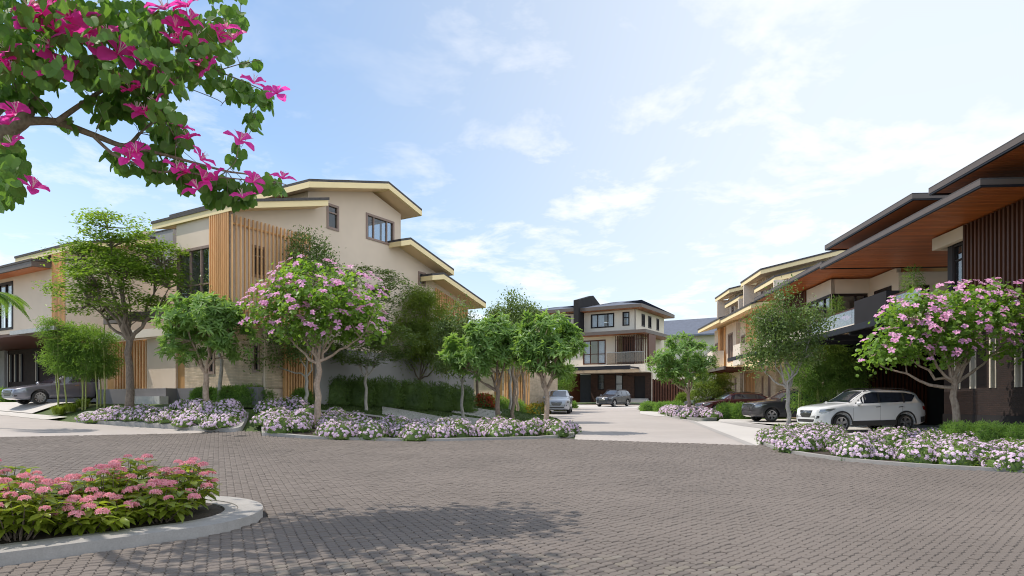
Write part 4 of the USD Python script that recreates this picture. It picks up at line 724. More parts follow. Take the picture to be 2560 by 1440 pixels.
def tree(name, label, u, Y, vbase, blobs, kind, leaf, barkm, seed, ncl, per, size, trunk_r=0.09, fork=0.45, flowers=0, fmat='petal_pink', group=None, fsize=0.13, lean=0.0, multi=5, flat=0.0, cat='tree', cspread=0.19, twigs=90, base=None):
    """A tree: trunk with limbs, twigs and a crown of single leaves. blobs: (u, v, half width, half height) of the crown's masses as seen, at the tree's own distance."""
    r = np.random.default_rng(seed); x, y = on(u, Y) if base is None else base; zb = h1(x, y); k = Y / FPX
    t = thing(name, label, cat, (x, y, zb), 0, group)
    bl = [((bu - u) * k, r.uniform(-0.3, 0.3) * bw * k, EYE + (HY - bv) * k - zb, bw * k, max(bw, bh) * k * 0.9, bh * k) for bu, bv, bw, bh in blobs]
    lo = min(b[2] - b[5] for b in bl); fz = lo * 0.78 if lo > 0.5 else 0.6; fp = np.array([lean, 0, fz])
    mb = MB(); trunk = limb(r, (0, 0, -0.15), fp, 0, 7, 0.05); mb.tube(trunk, trunk_r * np.array([1.2, 0.98, 0.9, 0.84, 0.8, 0.76, 0.7]), 9)
    ends = []
    for j in range(multi):
        b = bl[j % len(bl)]; tgt = np.array(b[:3]) + rdir(r, 1)[0] * np.array(b[3:]) * (0.3 if len(bl) >= multi else 0.55)
        p = limb(r, fp + (0, 0, r.uniform(-0.12, 0.05)), tgt, -0.10, 8, 0.06); mb.tube(p, trunk_r * np.linspace(0.46, 0.10, 8), 6); ends.append(p)
    pts, d, kk = spread(r, bl, int(ncl * 1.7)); gap = np.argsort(-meshkit.fbm(pts * 1.9 + seed * 3.7, 2, seed))[:ncl]; pts, d = pts[gap], d[gap]   # leaves gather in clumps with gaps between
    P = np.vstack(ends); 
    for i in range(min(twigs, ncl)):
        q = pts[i]; c = P[np.linalg.norm(P - q - (0, 0, -0.3), axis=1).argmin()]; mb.tube(limb(r, c, q, -0.05, 4, 0.08), trunk_r * np.linspace(0.17, 0.05, 4), 4)
    part('trunk', mb.mesh(), barkm, t, smooth=50)
    n = ncl * per; c = np.repeat(pts, per, 0); dd = np.repeat(d, per, 0); sz = size * r.uniform(0.65, 1.2, n)
    if kind == 'rosette':   # long leaves standing out round the tip of each twig
        a = r.uniform(0, 2 * np.pi, n); el = r.uniform(-0.75, 0.8, n); ax = norm(dd * np.array([0.6, 0.6, 0.25]) + np.array([0, 0, 0.65]))
        e1 = norm(np.cross(ax, np.array([0.3, 0.8, 0.1]))); e2 = np.cross(ax, e1)
        di = norm(e1 * np.cos(a)[:, None] * np.cos(el)[:, None] + e2 * np.sin(a)[:, None] * np.cos(el)[:, None] + ax * np.sin(el)[:, None]); pos = c + r.normal(0, 0.03, (n, 3)); up = ax + 0.3 * rdir(r, n); shape = 'lance'
    elif kind == 'layer':
        pos = c + r.normal(0, 1, (n, 3)) * np.array([cspread, cspread, cspread * 0.28]); a = r.uniform(0, 2 * np.pi, n); di = np.c_[np.cos(a), np.sin(a), r.uniform(-0.5, 0.2, n)]; up = np.array([0, 0, 1.0]) + 0.45 * rdir(r, n); shape = 'diamond'
    elif kind == 'heart':
        pos = c + r.normal(0, cspread, (n, 3)); di = rdir(r, n) * np.array([1, 1, 0.4]) + np.array([0, 0, -0.45]); up = dd * 0.6 + np.array([0, 0, 0.8]) + 0.5 * rdir(r, n); shape = 'heart'
    elif kind == 'bamboo':
        pos = c + r.normal(0, 1, (n, 3)) * cspread; di = norm(dd * np.array([1, 1, 0.2]) + 0.8 * rdir(r, n) + np.array([0, 0, -0.35])); up = np.array([0, 0, 1.0]) + 0.5 * rdir(r, n); shape = 'needle'
    else:
        pos = c + r.normal(0, 1, (n, 3)) * cspread; di = rdir(r, n); up = dd * 0.7 + np.array([0, 0, 0.6]) + 0.7 * rdir(r, n); shape = 'diamond'
    part('crown', leaves(shape, pos, di, np.broadcast_to(up, di.shape), sz, r), leaf, t, kind='stuff')
    if flowers:
        fp_, fd, _ = spread(r, bl, flowers * 3, 0.99); ok = np.argsort(-(fd[:, 2] * 0.55 - fd[:, 1] * 0.9 + r.uniform(-0.5, 0.5, len(fd))))[:flowers]
        for i in ok: blossom(t, fp_[i] + fd[i] * 0.17 + np.array([0, -0.06, 0.03]), fd[i] * np.array([0.6, 0.6, 0.3]) + np.array([0, -0.25, 0.75]), fsize * r.uniform(0.8, 1.15), fmat, r, False)
    return t
def blossom(t, pos, axis, size, mat, r, parts=True):
    """An orchid-tree flower: five waved petals, opened round the stamens."""
    ax = norm(np.array(axis, float)); e1 = norm(np.cross(ax, [0.31, 0.74, 0.2])); e2 = np.cross(ax, e1); a0 = r.uniform(0, 6.28); pet = []
    for j in range(5):
        a = a0 + j * 2 * np.pi / 5 + r.normal(0, 0.12); o = e1 * math.cos(a) + e2 * math.sin(a); s = np.cross(ax, o); L_ = size * r.uniform(0.85, 1.1); open_ = r.uniform(0.25, 0.85)
        rows = [(0.0, 0.05), (0.28, 0.14), (0.55, 0.30), (0.80, 0.30), (1.0, 0.10)]; v = []
        for q, w in rows:
            c = o * (L_ * (q * (0.55 + 0.45 * open_) + 0.12 * q * q)) + ax * (L_ * (0.75 * q * (1.15 - open_) - 0.30 * q**3))
            v += [c - s * w * L_ + ax * 0.09 * w * L_ * 4 * (1 + 0.3 * r.normal()), c - ax * 0.02 * L_, c + s * w * L_ + ax * 0.09 * w * L_ * 4 * (1 + 0.3 * r.normal())]
        f = []
        for q in range(4):
            b = q * 3; f += [(b, b + 1, b + 4), (b, b + 4, b + 3), (b + 1, b + 2, b + 5), (b + 1, b + 5, b + 4)]
        pet.append((np.array(v) + pos, np.array(f)))
    if not parts:
        m = MB()
        for v, f in pet: m.add(v, f)
        return part('blossom', m.mesh(), mat, t)
    m = MB()
    for j in range(5):
        a = a0 + j * 1.2; m.tube([pos, pos + ax * size * 0.3 + (e1 * math.cos(a) + e2 * math.sin(a)) * size * 0.05, pos + ax * size * 0.62 + (e1 * math.cos(a) + e2 * math.sin(a)) * size * 0.16], size * 0.012, 4)
    b = part('blossom', m.mesh(), 'stamen', t)
    for v, f in pet: part('petal', (v, f), mat, b, smooth=True)
    return b

# trees along the left bed and the lawn
tree('spreading_tree', 'tall spreading green tree in tiers, rising from the left flower bed', 325, 26.2, 1000, [(300, 575, 85, 38), (235, 655, 95, 40), (395, 650, 75, 45), (300, 690, 110, 40), (210, 745, 85, 38), (320, 765, 90, 35), (415, 730, 60, 40), (275, 620, 70, 35)], 'layer', 'leaf_maple', 'bark_dark', 11, 430, 36, 0.17, trunk_r=0.17, multi=8, cspread=0.25, twigs=220)
tree('rosette_tree', 'small tree with long glossy leaves at the right end of the left flower bed', 515, 24.4, 1015, [(505, 790, 100, 60), (440, 850, 55, 55), (590, 850, 55, 60), (510, 840, 90, 60), (545, 780, 60, 50)], 'rosette', 'leaf_rosette', 'bark_tan', 12, 300, 20, 0.30, trunk_r=0.13, multi=7, twigs=80)
tree('flowering_tree', 'round pink flowering tree in the middle lavender bed before the slatted house', 795, 23.6, 1045, [(770, 705, 90, 50), (700, 760, 75, 55), (870, 740, 80, 60), (790, 770, 110, 60), (660, 790, 55, 35), (910, 815, 60, 40), (845, 820, 80, 40), (760, 820, 70, 35)], 'heart', 'leaf_heart', 'bark_tan', 13, 400, 12, 0.125, trunk_r=0.13, multi=8, flowers=175, fsize=0.145, cspread=0.17, twigs=110)
tree('slim_tree', 'slim small leaved tree against the orange slats, left of the pink flowering tree', 547, 26.6, 990, [(548, 695, 45, 45), (560, 740, 55, 40), (540, 660, 22, 25), (600, 760, 40, 40)], 'small', 'leaf_small', 'bark_pale', 14, 250, 32, 0.12, trunk_r=0.085, multi=4, twigs=50)
tree('slim_tree', 'slim small leaved tree rising behind the pink flowering tree', 765, 26.8, 1030, [(768, 620, 42, 40), (785, 660, 60, 45), (800, 720, 70, 60), (740, 850, 70, 45), (660, 880, 60, 40)], 'small', 'leaf_small', 'bark_pale', 15, 340, 32, 0.12, trunk_r=0.09, multi=5, twigs=60)
tree('lawn_tree', 'slender tree with pale trunk standing in the lawn before the dark hedge', 915, 28.6, 1030, [(935, 700, 60, 38), (985, 730, 45, 40), (930, 780, 75, 45), (900, 870, 90, 45), (980, 850, 70, 50), (870, 830, 60, 50)], 'layer', 'leaf_small', 'bark_pale', 16, 400, 32, 0.14, trunk_r=0.08, multi=6, twigs=80)
tree('olive_tree', 'dense olive green tree behind the hedge, under the low gable', 1050, 33.5, 1010, [(1050, 790, 60, 70), (1010, 860, 60, 60), (1090, 830, 45, 50), (1060, 750, 30, 30), (1110, 880, 50, 50)], 'bamboo', 'leaf_olive', 'bark_dark', 17, 700, 30, 0.24, trunk_r=0.10, multi=5, cspread=0.20, twigs=60)
tree('slim_tree', 'slim pale trunked tree at the right end of the dark hedge', 1155, 29.5, 1022, [(1150, 800, 42, 45), (1130, 850, 50, 55), (1185, 860, 45, 50), (1145, 900, 60, 35)], 'small', 'leaf_small', 'bark_pale', 18, 290, 32, 0.12, trunk_r=0.08, multi=4, twigs=50)
tree('tall_tree', 'tall dark leaved tree with its top above the middle rosette trees', 1283, 34.0, 1020, [(1280, 750, 32, 34), (1290, 790, 50, 40), (1260, 830, 60, 45), (1320, 800, 35, 30), (1250, 800, 30, 30)], 'small', 'leaf_small', 'bark_brown', 19, 360, 32, 0.15, trunk_r=0.10, multi=4, twigs=50)
tree('rosette_tree', 'long leaved tree at the end of the concrete strips, left of the silver car', 1245, 26.9, 1042, [(1215, 850, 60, 50), (1260, 830, 50, 45), (1150, 880, 50, 45), (1250, 890, 60, 45), (1190, 910, 60, 35), (1290, 860, 40, 40)], 'rosette', 'leaf_rosette', 'bark_brown', 20, 290, 20, 0.30, trunk_r=0.12, multi=7, twigs=80)
tree('rosette_tree', 'long leaved tree in front of the parked silver car', 1365, 25.6, 1034, [(1375, 830, 65, 48), (1335, 860, 50, 50), (1415, 860, 42, 50), (1380, 900, 65, 45), (1330, 800, 20, 20)], 'rosette', 'leaf_rosette', 'bark_tan', 21, 290, 20, 0.30, trunk_r=0.12, multi=7, twigs=80)
for i, (u, Y, lab) in enumerate(((1192, 40.0, 'dark forked street tree beside the red flowered shrub'), (1277, 38.5, 'pale thin trunked street tree right of the trunk before the concrete strips'), (1292, 41.5, 'tan trunked street tree before the yellow hedge'), (1309, 46.0, 'dark trunked street tree nearest to the parked black car'))):
    tree('street_tree', lab, u, Y, 1020, [(u - 5, 855, 30, 40), (u + 12, 880, 35, 35), (u - 20, 895, 30, 30)], 'rosette' if i % 2 else 'small', 'leaf_rosette' if i % 2 else 'leaf_small', ('bark_dark', 'bark_pale', 'bark_tan', 'bark_brown')[i], 30 + i, 130, 18, 0.26 if i % 2 else 0.13, trunk_r=0.11, multi=4, twigs=30, cspread=0.25)
# trees on the right
tree('rosette_tree', 'long leaved tree standing in the small flower bed on the right of the street', 1722, 40.0, 1018, [(1705, 890, 60, 40), (1660, 910, 42, 38), (1750, 895, 42, 42), (1710, 930, 70, 35), (1700, 860, 40, 25)], 'rosette', 'leaf_rosette', 'bark_tan', 22, 300, 18, 0.34, trunk_r=0.14, multi=7, twigs=80)
tree('slender_tree', 'slender small leaved tree at the tip of the right flower bed, before the dark car', 1970, 24.0, 1075, [(1965, 750, 32, 36), (1960, 800, 55, 45), (2025, 805, 40, 40), (1915, 810, 40, 38), (1930, 860, 60, 45), (2000, 870, 50, 40), (1900, 905, 40, 35)], 'small', 'leaf_small', 'bark_pale', 23, 380, 32, 0.11, trunk_r=0.09, multi=7, twigs=110)
tree('flowering_tree', 'pink flowering tree at the right edge, in the right flower bed', 2387, 19.8, 1110, [(2370, 770, 120, 40), (2270, 800, 80, 45), (2490, 770, 80, 55), (2400, 830, 130, 45), (2240, 870, 65, 35), (2350, 870, 80, 40), (2520, 840, 60, 50), (2180, 900, 35, 18), (2440, 750, 60, 35)], 'heart', 'leaf_heart', 'bark_tan', 24, 470, 11, 0.12, trunk_r=0.125, multi=9, flowers=200, fsize=0.125, cspread=0.16, twigs=120)
def bamboo(name, label, stems, blobs, Y, seed, ncl, per=26, size=0.17, leaf='leaf_bamboo', group=None):
    r = np.random.default_rng(seed); uc = np.mean([s for s in stems]); x, y = on(uc, Y); zb = h1(x, y); k = Y / FPX; t = thing(name, label, 'bamboo', (x, y, zb), 0, group)
    bl = [((bu - uc) * k, r.uniform(-0.25, 0.25) * bw * k, EYE + (HY - bv) * k - zb, bw * k, bw * k * 0.8, bh * k) for bu, bv, bw, bh in blobs]
    zt_ = max(b[2] for b in bl)
    for su in stems:
        b = ((su - uc) * k, r.uniform(-0.35, 0.35)); p = limb(r, (b[0], b[1], -0.1), (b[0] + r.normal(0, 0.15), b[1] + r.normal(0, 0.15), zt_), 0, 8, 0.015); part('cane', MB().tube(p, np.linspace(0.035, 0.014, 8), 6).mesh(), 'bark_green', t, smooth=True)
    pts, d, _ = spread(r, bl, ncl, 0.35); n = ncl * per; c = np.repeat(pts, per, 0); dd = np.repeat(d, per, 0)
    di = norm(dd * np.array([0.9, 0.9, 0.1]) + 0.9 * rdir(r, n) + np.array([0, 0, -0.15])); up = np.array([0, 0, 1.0]) + 0.5 * rdir(r, n)
    part('foliage', leaves('needle', c + r.normal(0, 0.14, (n, 3)) * np.array([1.2, 1.2, 0.6]), di, up, size * r.uniform(0.6, 1.3, n), r), leaf, t, kind='stuff'); return t
bamboo('bamboo_clump', 'bushy bamboo clump in front of the grey sedan on the left', [145, 153, 170, 202, 206, 215, 242, 252, 258, 273], [(150, 845, 40, 42), (200, 855, 50, 50), (255, 865, 42, 50), (140, 900, 32, 42), (205, 908, 70, 40), (265, 905, 30, 38), (125, 812, 18, 20)], 28.6, 41, 560, per=30, size=0.19)
bamboo('bamboo_clump', 'light green bamboo right of the parked silver car', [1408, 1412, 1417, 1421], [(1412, 930, 24, 26), (1408, 960, 26, 20)], 56, 42, 170, per=20, size=0.26)
bamboo('bamboo_clump', 'bamboo clump behind the dark coupe and the red estate car', [1745, 1755, 1765, 1790, 1800], [(1785, 945, 42, 32), (1760, 970, 40, 25), (1740, 990, 18, 25), (1805, 970, 28, 28)], 50, 43, 420, per=22, size=0.24, leaf='leaf_olive')
bamboo('bamboo_clump', 'tall bamboo clump between the dark car and the white car', [1993, 2005, 2030, 2040, 2052, 2085, 2100, 2120], [(2055, 890, 52, 45), (2110, 920, 48, 50), (2010, 930, 45, 40), (2070, 960, 60, 42), (2130, 960, 30, 40), (1995, 1000, 20, 25), (2035, 1005, 18, 22)], 30.6, 44, 600, per=30, size=0.20)
t = thing('palm', 'palm fronds hanging in at the left edge of the photo', 'palm', (*on(-30, 22.0), h1(*on(-30, 22.0))))
r = np.random.default_rng(45); hz = EYE + (HY - 735) * 22 / FPX - h1(*on(-30, 22.0)); part('trunk', MB().tube(limb(r, (0, 0, -0.1), (0, 0, hz), 0, 7, 0.01), np.linspace(0.11, 0.06, 7), 8).mesh(), 'bark_brown', t, smooth=True)
for j in range(13):
    a = j * 2.4; el = r.uniform(0.0, 0.9); q = np.linspace(0, 1, 9)[:, None]; o = np.array([math.cos(a), math.sin(a), 0])
    p = np.array([0, 0, hz]) + o * q * 1.15 + np.array([0, 0, 1.0]) * (el * q - 0.95 * q * q); n = 46; qq = np.repeat(np.linspace(0.12, 1, 23), 2); c = np.stack([np.interp(qq, q[:, 0], p[:, i]) for i in range(3)], 1)
    sd = np.cross(o, [0, 0, 1.0]) * np.tile([1, -1], 23)[:, None]; di = sd + o * 0.55 + np.array([0, 0, -0.45]) * qq[:, None]
    fr = part('frond', MB().tube(p, np.linspace(0.016, 0.005, 9), 4).mesh(), 'bark_green', t); part('leaflet', leaves('needle', c, di, np.broadcast_to([0, 0, 1.0], di.shape) + 0.2 * rdir(r, n), 0.42 * np.sin(np.clip(qq, 0.1, 0.95) * np.pi) ** 0.5, r), 'leaf_bamboo', fr, kind='stuff')

# hedges and shrubs: a dense mound of leaves round a dark core
def shrub(name, label, mounds, kind, leaf, seed, n, size, cat='shrub', group=None, extra=None):
    """mounds: (x, y, half width, half depth, height)."""
    r = np.random.default_rng(seed); cx_, cy_ = np.mean([m[0] for m in mounds]), np.mean([m[1] for m in mounds]); zb = h1(cx_, cy_); t = thing(name, label, cat, (cx_, cy_, zb), 0, group)
    core = MB(); A = np.array([m[2] * m[4] + m[3] * m[4] for m in mounds]); k = r.choice(len(mounds), n, p=A / A.sum()); m = np.array(mounds)[k]; d = rdir(r, n); d[:, 2] = np.abs(d[:, 2]) * 1.0 - 0.12
    sq = np.sign(d) * np.abs(d) ** 0.72; rad = r.uniform(0.78, 1.04, n)[:, None]
    zo = H(m[:, 0], m[:, 1]) - zb; pos = np.c_[m[:, 0] - cx_, m[:, 1] - cy_, zo] + sq * rad * np.c_[m[:, 2], m[:, 3], m[:, 4]]; pos[:, 2] = np.maximum(pos[:, 2], zo + 0.02)
    di = norm(d * 0.5 + 0.9 * rdir(r, n) + np.array([0, 0, 0.35])); up = d + 0.6 * rdir(r, n)
    part('foliage', leaves(kind, pos, di, up, size * r.uniform(0.6, 1.25, n), r), leaf, t, kind='stuff')
    for mm in mounds:
        s = trimesh.creation.icosphere(2); v = s.vertices.copy(); v = np.sign(v) * np.abs(v) ** 0.72 * np.array([mm[2], mm[3], mm[4]]) * 0.80; v[:, 2] = np.maximum(v[:, 2], -0.1); core.add(v + np.array([mm[0] - cx_, mm[1] - cy_, h1(mm[0], mm[1]) - zb]), s.faces)
    part('stems', core.mesh(), 'leaf_hedge', t, smooth=True)
    if extra:
        em, en, es = extra; kk = r.choice(n, en); part('bloom', leaves('diamond', pos[kk] + d[kk] * 0.03, di[kk], up[kk], es * r.uniform(0.7, 1.2, en), r), em, t, kind='stuff')
    return t
def mounds_px(lst): return [(*on(u, Y), w * Y / FPX, dep, hh) for u, Y, w, dep, hh in lst]
shrub('hedge', 'tall dark green clipped hedge along the grey garden wall', mounds_px([(840, 29.2, 40, 0.6, 1.35), (895, 29.9, 45, 0.6, 1.4), (960, 30.8, 50, 0.6, 1.45), (1030, 31.8, 50, 0.6, 1.45), (1095, 32.8, 45, 0.6, 1.45), (1150, 33.6, 42, 0.6, 1.4)]), 'lance', 'leaf_hedge', 51, 16000, 0.13, 'hedge')
for i, (u, w, hh, Y, lab) in enumerate(((515, 34, 0.62, 27.2, 'round green shrub at the foot of the small rosette tree'), (580, 42, 0.68, 27.0, 'round green shrub under the brick wall, second from the left'), (640, 52, 0.75, 26.8, 'widest round green shrub, under the brick pier'), (745, 34, 0.66, 27.6, 'round green shrub before the orange slatted gate'))):
    shrub('round_shrub', lab, mounds_px([(u, Y, w, w * Y / FPX * 0.8, hh)]), 'needle', 'leaf_shrub', 52 + i, 3600, 0.17)
for i, (u, w, hh, Y, lab) in enumerate(((2395, 46, 0.82, 18.8, 'round green shrub right behind the trunk of the right flowering tree'), (2470, 50, 0.84, 18.4, 'middle round green shrub below the dark brick wall on the right'), (2548, 46, 0.80, 18.0, 'round green shrub cut by the right edge of the photo'))):
    shrub('round_shrub', lab, mounds_px([(u, Y, w, w * Y / FPX * 0.8, hh)]), 'needle', 'leaf_shrub', 60 + i, 3200, 0.12)
shrub('hedge', 'low light green hedge between the red estate car and the dark car', mounds_px([(1815, 38.5, 28, 0.5, 0.95), (1855, 38.0, 30, 0.5, 0.95)]), 'needle', 'leaf_shrub', 65, 4200, 0.2, 'hedge')
shrub('hedge', 'low light green hedge right of the driveway of the house closing the street', mounds_px([(1622, 52.0, 22, 0.7, 0.75), (1660, 50.5, 24, 0.7, 0.78), (1690, 49.5, 22, 0.7, 0.8)]), 'needle', 'leaf_shrub', 66, 4200, 0.24, 'hedge')
shrub('bush', 'dark bush at the foot of the white garden wall', mounds_px([(1712, 58, 22, 0.7, 1.5)]), 'needle', 'leaf_olive', 67, 2500, 0.28)
shrub('bush', 'green bush beside the entrance of the far left dark house', mounds_px([(5, 36, 30, 0.6, 0.8)]), 'needle', 'leaf_shrub', 68, 1800, 0.2)
shrub('green_bush', 'green bush under the trees behind the red flowered shrub', mounds_px([(1235, 41, 45, 0.6, 1.15), (1290, 43, 25, 0.6, 1.1)]), 'needle', 'leaf_shrub', 69, 3600, 0.2)
shrub('red_shrub', 'red and orange flowered shrub at the right end of the dark hedge', mounds_px([(1212, 37.0, 24, 0.45, 0.75)]), 'diamond', 'leaf_shrub', 70, 1500, 0.12, 'shrub', None, ('bloom_red', 1600, 0.13))
shrub('yellow_hedge', 'yellow flowered low hedge behind the tree trunks beside the silver car', mounds_px([(1300, 44.0, 25, 0.5, 0.75), (1345, 46.0, 30, 0.5, 0.8), (1405, 52.0, 20, 0.5, 0.8)]), 'diamond', 'leaf_shrub', 71, 2200, 0.13, 'hedge', None, ('blade_yellow', 3600, 0.13))
shrub('low_bush', 'small green bush at the brown side panel of the house closing the street', mounds_px([(1432, 60, 10, 0.5, 0.6)]), 'needle', 'leaf_shrub', 72, 700, 0.25)

def tuft(label, u, Y, w, hh, seed, n=260):
    r = np.random.default_rng(seed); x, y = on(u, Y); t = thing('grass_tuft', label, 'ornamental grass', (x, y, h1(x, y))); a = r.uniform(0, 6.283, n); b = r.uniform(0.0, 0.45, (n, 1)) * w; o = np.c_[np.cos(a), np.sin(a), np.zeros(n)]
    p0 = o * b; l = hh * r.uniform(0.6, 1.1, (n, 1)); p1 = p0 + o * w * 0.25 + np.array([0, 0, 1.0]) * l * 0.75; p2 = p0 + o * w * r.uniform(0.5, 0.9, (n, 1)) + np.array([0, 0, 1.0]) * l * r.uniform(0.6, 1.0, (n, 1)); s = np.c_[-np.sin(a), np.cos(a), np.zeros(n)] * 0.014
    v = np.stack([p0 - s, p0 + s, p1 + s * 0.8, p1 - s * 0.8, p2], 1).reshape(-1, 3); f = np.array([(0, 1, 2), (0, 2, 3), (3, 2, 4)]); part('blade', (v, (f[None] + 5 * np.arange(n)[:, None, None]).reshape(-1, 3)), 'leaf_tuft', t, kind='stuff')
tuft('bright grass tuft under the bamboo, leftmost of three', 148, 28.4, 0.5, 0.45, 81); tuft('bright grass tuft under the bamboo, the middle of three', 178, 28.5, 0.45, 0.42, 82); tuft('bright grass tuft under the bamboo, nearest the left flower bed', 208, 28.8, 0.45, 0.42, 83)
tuft('bright grass tuft between the slender tree and the wheel of the white car', 2003, 25.6, 0.5, 0.42, 84, 320); tuft('bright grass tuft right at the trunk of the slender tree', 1975, 25.2, 0.45, 0.42, 85)

# lavender and white flower beds
def flower_bed(label, poly, nclump, seed, hgt, rad, per_leaf, per_flower, fs, dens_in=0.30):
    r = np.random.default_rng(seed); inside = poly.buffer(-dens_in); cx_, cy_ = poly.centroid.coords[0]; zb = h1(cx_, cy_); cs = []; x0, y0, x1, y1 = inside.bounds; tries = 0; best = rad * 0.72
    while len(cs) < nclump and tries < 20000:
        tries += 1; p = r.uniform((x0, y0), (x1, y1))
        if not shapely.contains_xy(inside, *p): continue
        if all((p[0] - q[0]) ** 2 + (p[1] - q[1]) ** 2 > best**2 for q in cs): cs.append(p)
        elif tries % 400 == 0: best *= 0.93
    t = thing('flower_bed', label, 'flower bed', (cx_, cy_, zb), kind='stuff'); lp, ld, fp_, fd, core = [], [], [], [], MB()
    for p in cs:
        hh, rr = hgt * r.uniform(0.8, 1.2), rad * r.uniform(0.85, 1.15); z0 = h1(*p) - zb + 0.06
        for n, P_, D_, lo in ((per_leaf, lp, ld, -0.05), (per_flower, fp_, fd, 0.16)):
            d = rdir(r, n); d[:, 2] = np.abs(d[:, 2]) * (1 - lo) + lo; d = norm(d); P_.append(np.array([p[0] - cx_, p[1] - cy_, z0]) + d * np.array([rr, rr, hh]) * (r.uniform(0.82, 1.0, (n, 1)) + (0.04 if lo > 0 else 0))); D_.append(d)
        s = trimesh.creation.icosphere(1); v = s.vertices * np.array([rr, rr, hh]) * 0.78; v[:, 2] = np.maximum(v[:, 2], -0.05); core.add(v + np.array([p[0] - cx_, p[1] - cy_, z0]), s.faces)
    lp, ld, fp_, fd = map(np.vstack, (lp, ld, fp_, fd)); n = len(lp)
    part('stems', core.mesh(), 'leaf_hedge', t, smooth=True, kind='stuff')
    part('foliage', leaves('diamond', lp, norm(ld * 0.4 + rdir(r, n)), ld + 0.5 * rdir(r, n), 0.075 * r.uniform(0.7, 1.3, n), r), 'leaf_bed', t, kind='stuff')
    # five-petalled heads: a shallow dish with a notched rim
    m = len(fp_); a = np.arange(10) * np.pi / 5; rim = np.where(np.arange(10) % 2 == 0, 1.0, 0.72); tpl = np.vstack([[0, 0, 0.25], np.c_[np.cos(a) * rim, np.sin(a) * rim, np.where(np.arange(10) % 2 == 0, -0.12, 0.12)]])
    ax = norm(fd + 0.35 * rdir(r, m)); e1 = norm(np.cross(ax, rdir(r, m))); e2 = np.cross(ax, e1); sz = (fs * r.uniform(0.7, 1.25, m))[:, None, None]
    v = fp_[:, None] + sz * (tpl[None, :, :1] * e1[:, None] + tpl[None, :, 1:2] * e2[:, None] + tpl[None, :, 2:] * ax[:, None]); f = np.array([(0, 1 + k, 1 + (k + 1) % 10) for k in range(10)])
    part('blossom', (v.reshape(-1, 3), (f[None] + 11 * np.arange(m)[:, None, None]).reshape(-1, 3)), 'petal_lavender', t, kind='stuff')
flower_bed('lavender and white flowers in the left bed under the spreading tree', bed_l, 34, 91, 0.36, 0.48, 330, 100, 0.058, 0.16)
flower_bed('lavender and white flowers in the long middle bed along the plaza', bed_c.intersection(sg.box(-20, 0, 20, 25.4)), 66, 92, 0.52, 0.52, 330, 100, 0.056, 0.16)
flower_bed('lavender and white flowers in the right bed before the white car', bed_r, 70, 93, 0.42, 0.47, 330, 105, 0.050, 0.16)
flower_bed('lavender and white flowers in the small bed round the tree on the right of the street', bed_m, 26, 94, 0.55, 0.66, 300, 120, 0.068, 0.3)

# ---------------------------------------------------------------- the near orchid tree whose boughs hang into the picture
r = np.random.default_rng(101)
OT = np.array([-8.6, 7.6]); oz = h1(*OT); ot = thing('orchid_tree', 'near tree with magenta orchid flowers and round two lobed leaves hanging in at top left', 'tree', (*OT, oz))
def q3(u, v, Y): return np.array([(u - HX) / FPX * Y - OT[0], Y - OT[1], EYE + (HY - v) / FPX * Y - oz])
mb = MB(); base = q3(0, 338, 8.0); crotch = q3(-330, 620, 7.8); mb.tube(limb(r, (0, 0, -0.2), crotch, 0.05, 8, 0.03), np.linspace(0.22, 0.15, 8), 12)
allp = []
def bough(px, r0, r1, Y0=8.0, Y1=8.6):
    n = len(px); p = np.array([q3(u, v, Y0 + (Y1 - Y0) * i / (n - 1)) for i, (u, v) in enumerate(px)]); s = smoothline(p, 5) if n > 2 else p
    mb.tube(s, np.linspace(r0, r1, len(s)), 9 if r0 > 0.03 else 6); allp.append(s); return s
s0 = np.vstack([crotch, q3(-150, 445, 7.9), base, q3(37, 313, 8.0), q3(62, 293, 8.0), q3(86, 221, 8.1), q3(92, 195, 8.2)]); s0 = smoothline(s0, 6); mb.tube(s0, np.linspace(0.15, 0.05, len(s0)), 12); allp.append(s0)
mb.tube(smoothline(np.array([crotch, q3(-300, 300, 7.9), q3(-200, 60, 8.1), q3(-60, -120, 8.4)]), 5), np.linspace(0.13, 0.03, 16), 9); mb.tube(smoothline(np.array([crotch, q3(-420, 200, 7.5), np.array([-7.2, 6.6, 6.2]) - np.array([*OT, oz]), np.array([-5.6, 6.0, 7.1]) - np.array([*OT, oz])]), 5), np.linspace(0.12, 0.03, 16), 8)
bough([(62, 303), (140, 305), (235, 338), (312, 364), (349, 333)], 0.055, 0.02); bough([(235, 342), (280, 383), (320, 403), (397, 430), (440, 427), (520, 440), (600, 448), (690, 458)], 0.024, 0.006, 8.1, 8.8)
bough([(312, 364), (379, 379), (478, 405), (566, 428), (625, 437), (716, 462)], 0.024, 0.006, 8.1, 8.9); bough([(140, 305), (213, 254), (280, 217), (400, 200), (480, 190)], 0.035, 0.008, 8.0, 8.9)
bough([(-60, 330), (25, 240), (150, 65), (210, 33), (260, 35), (400, 45), (520, 50), (600, 40)], 0.06, 0.008, 8.0, 9.4); bough([(92, 200), (200, 150), (330, 130), (450, 110), (560, 80)], 0.04, 0.006, 8.2, 9.2)
bough([(400, 130), (480, 170), (540, 178), (600, 200), (680, 235)], 0.014, 0.005, 8.9, 9.2); bough([(566, 428), (590, 400), (597, 345)], 0.007, 0.004, 8.8, 8.8); bough([(-80, 330), (-20, 380), (15, 440), (22, 500)], 0.03, 0.006, 7.9, 8.0); bough([(349, 333), (400, 300), (430, 330), (440, 360)], 0.014, 0.005, 8.4, 8.7)
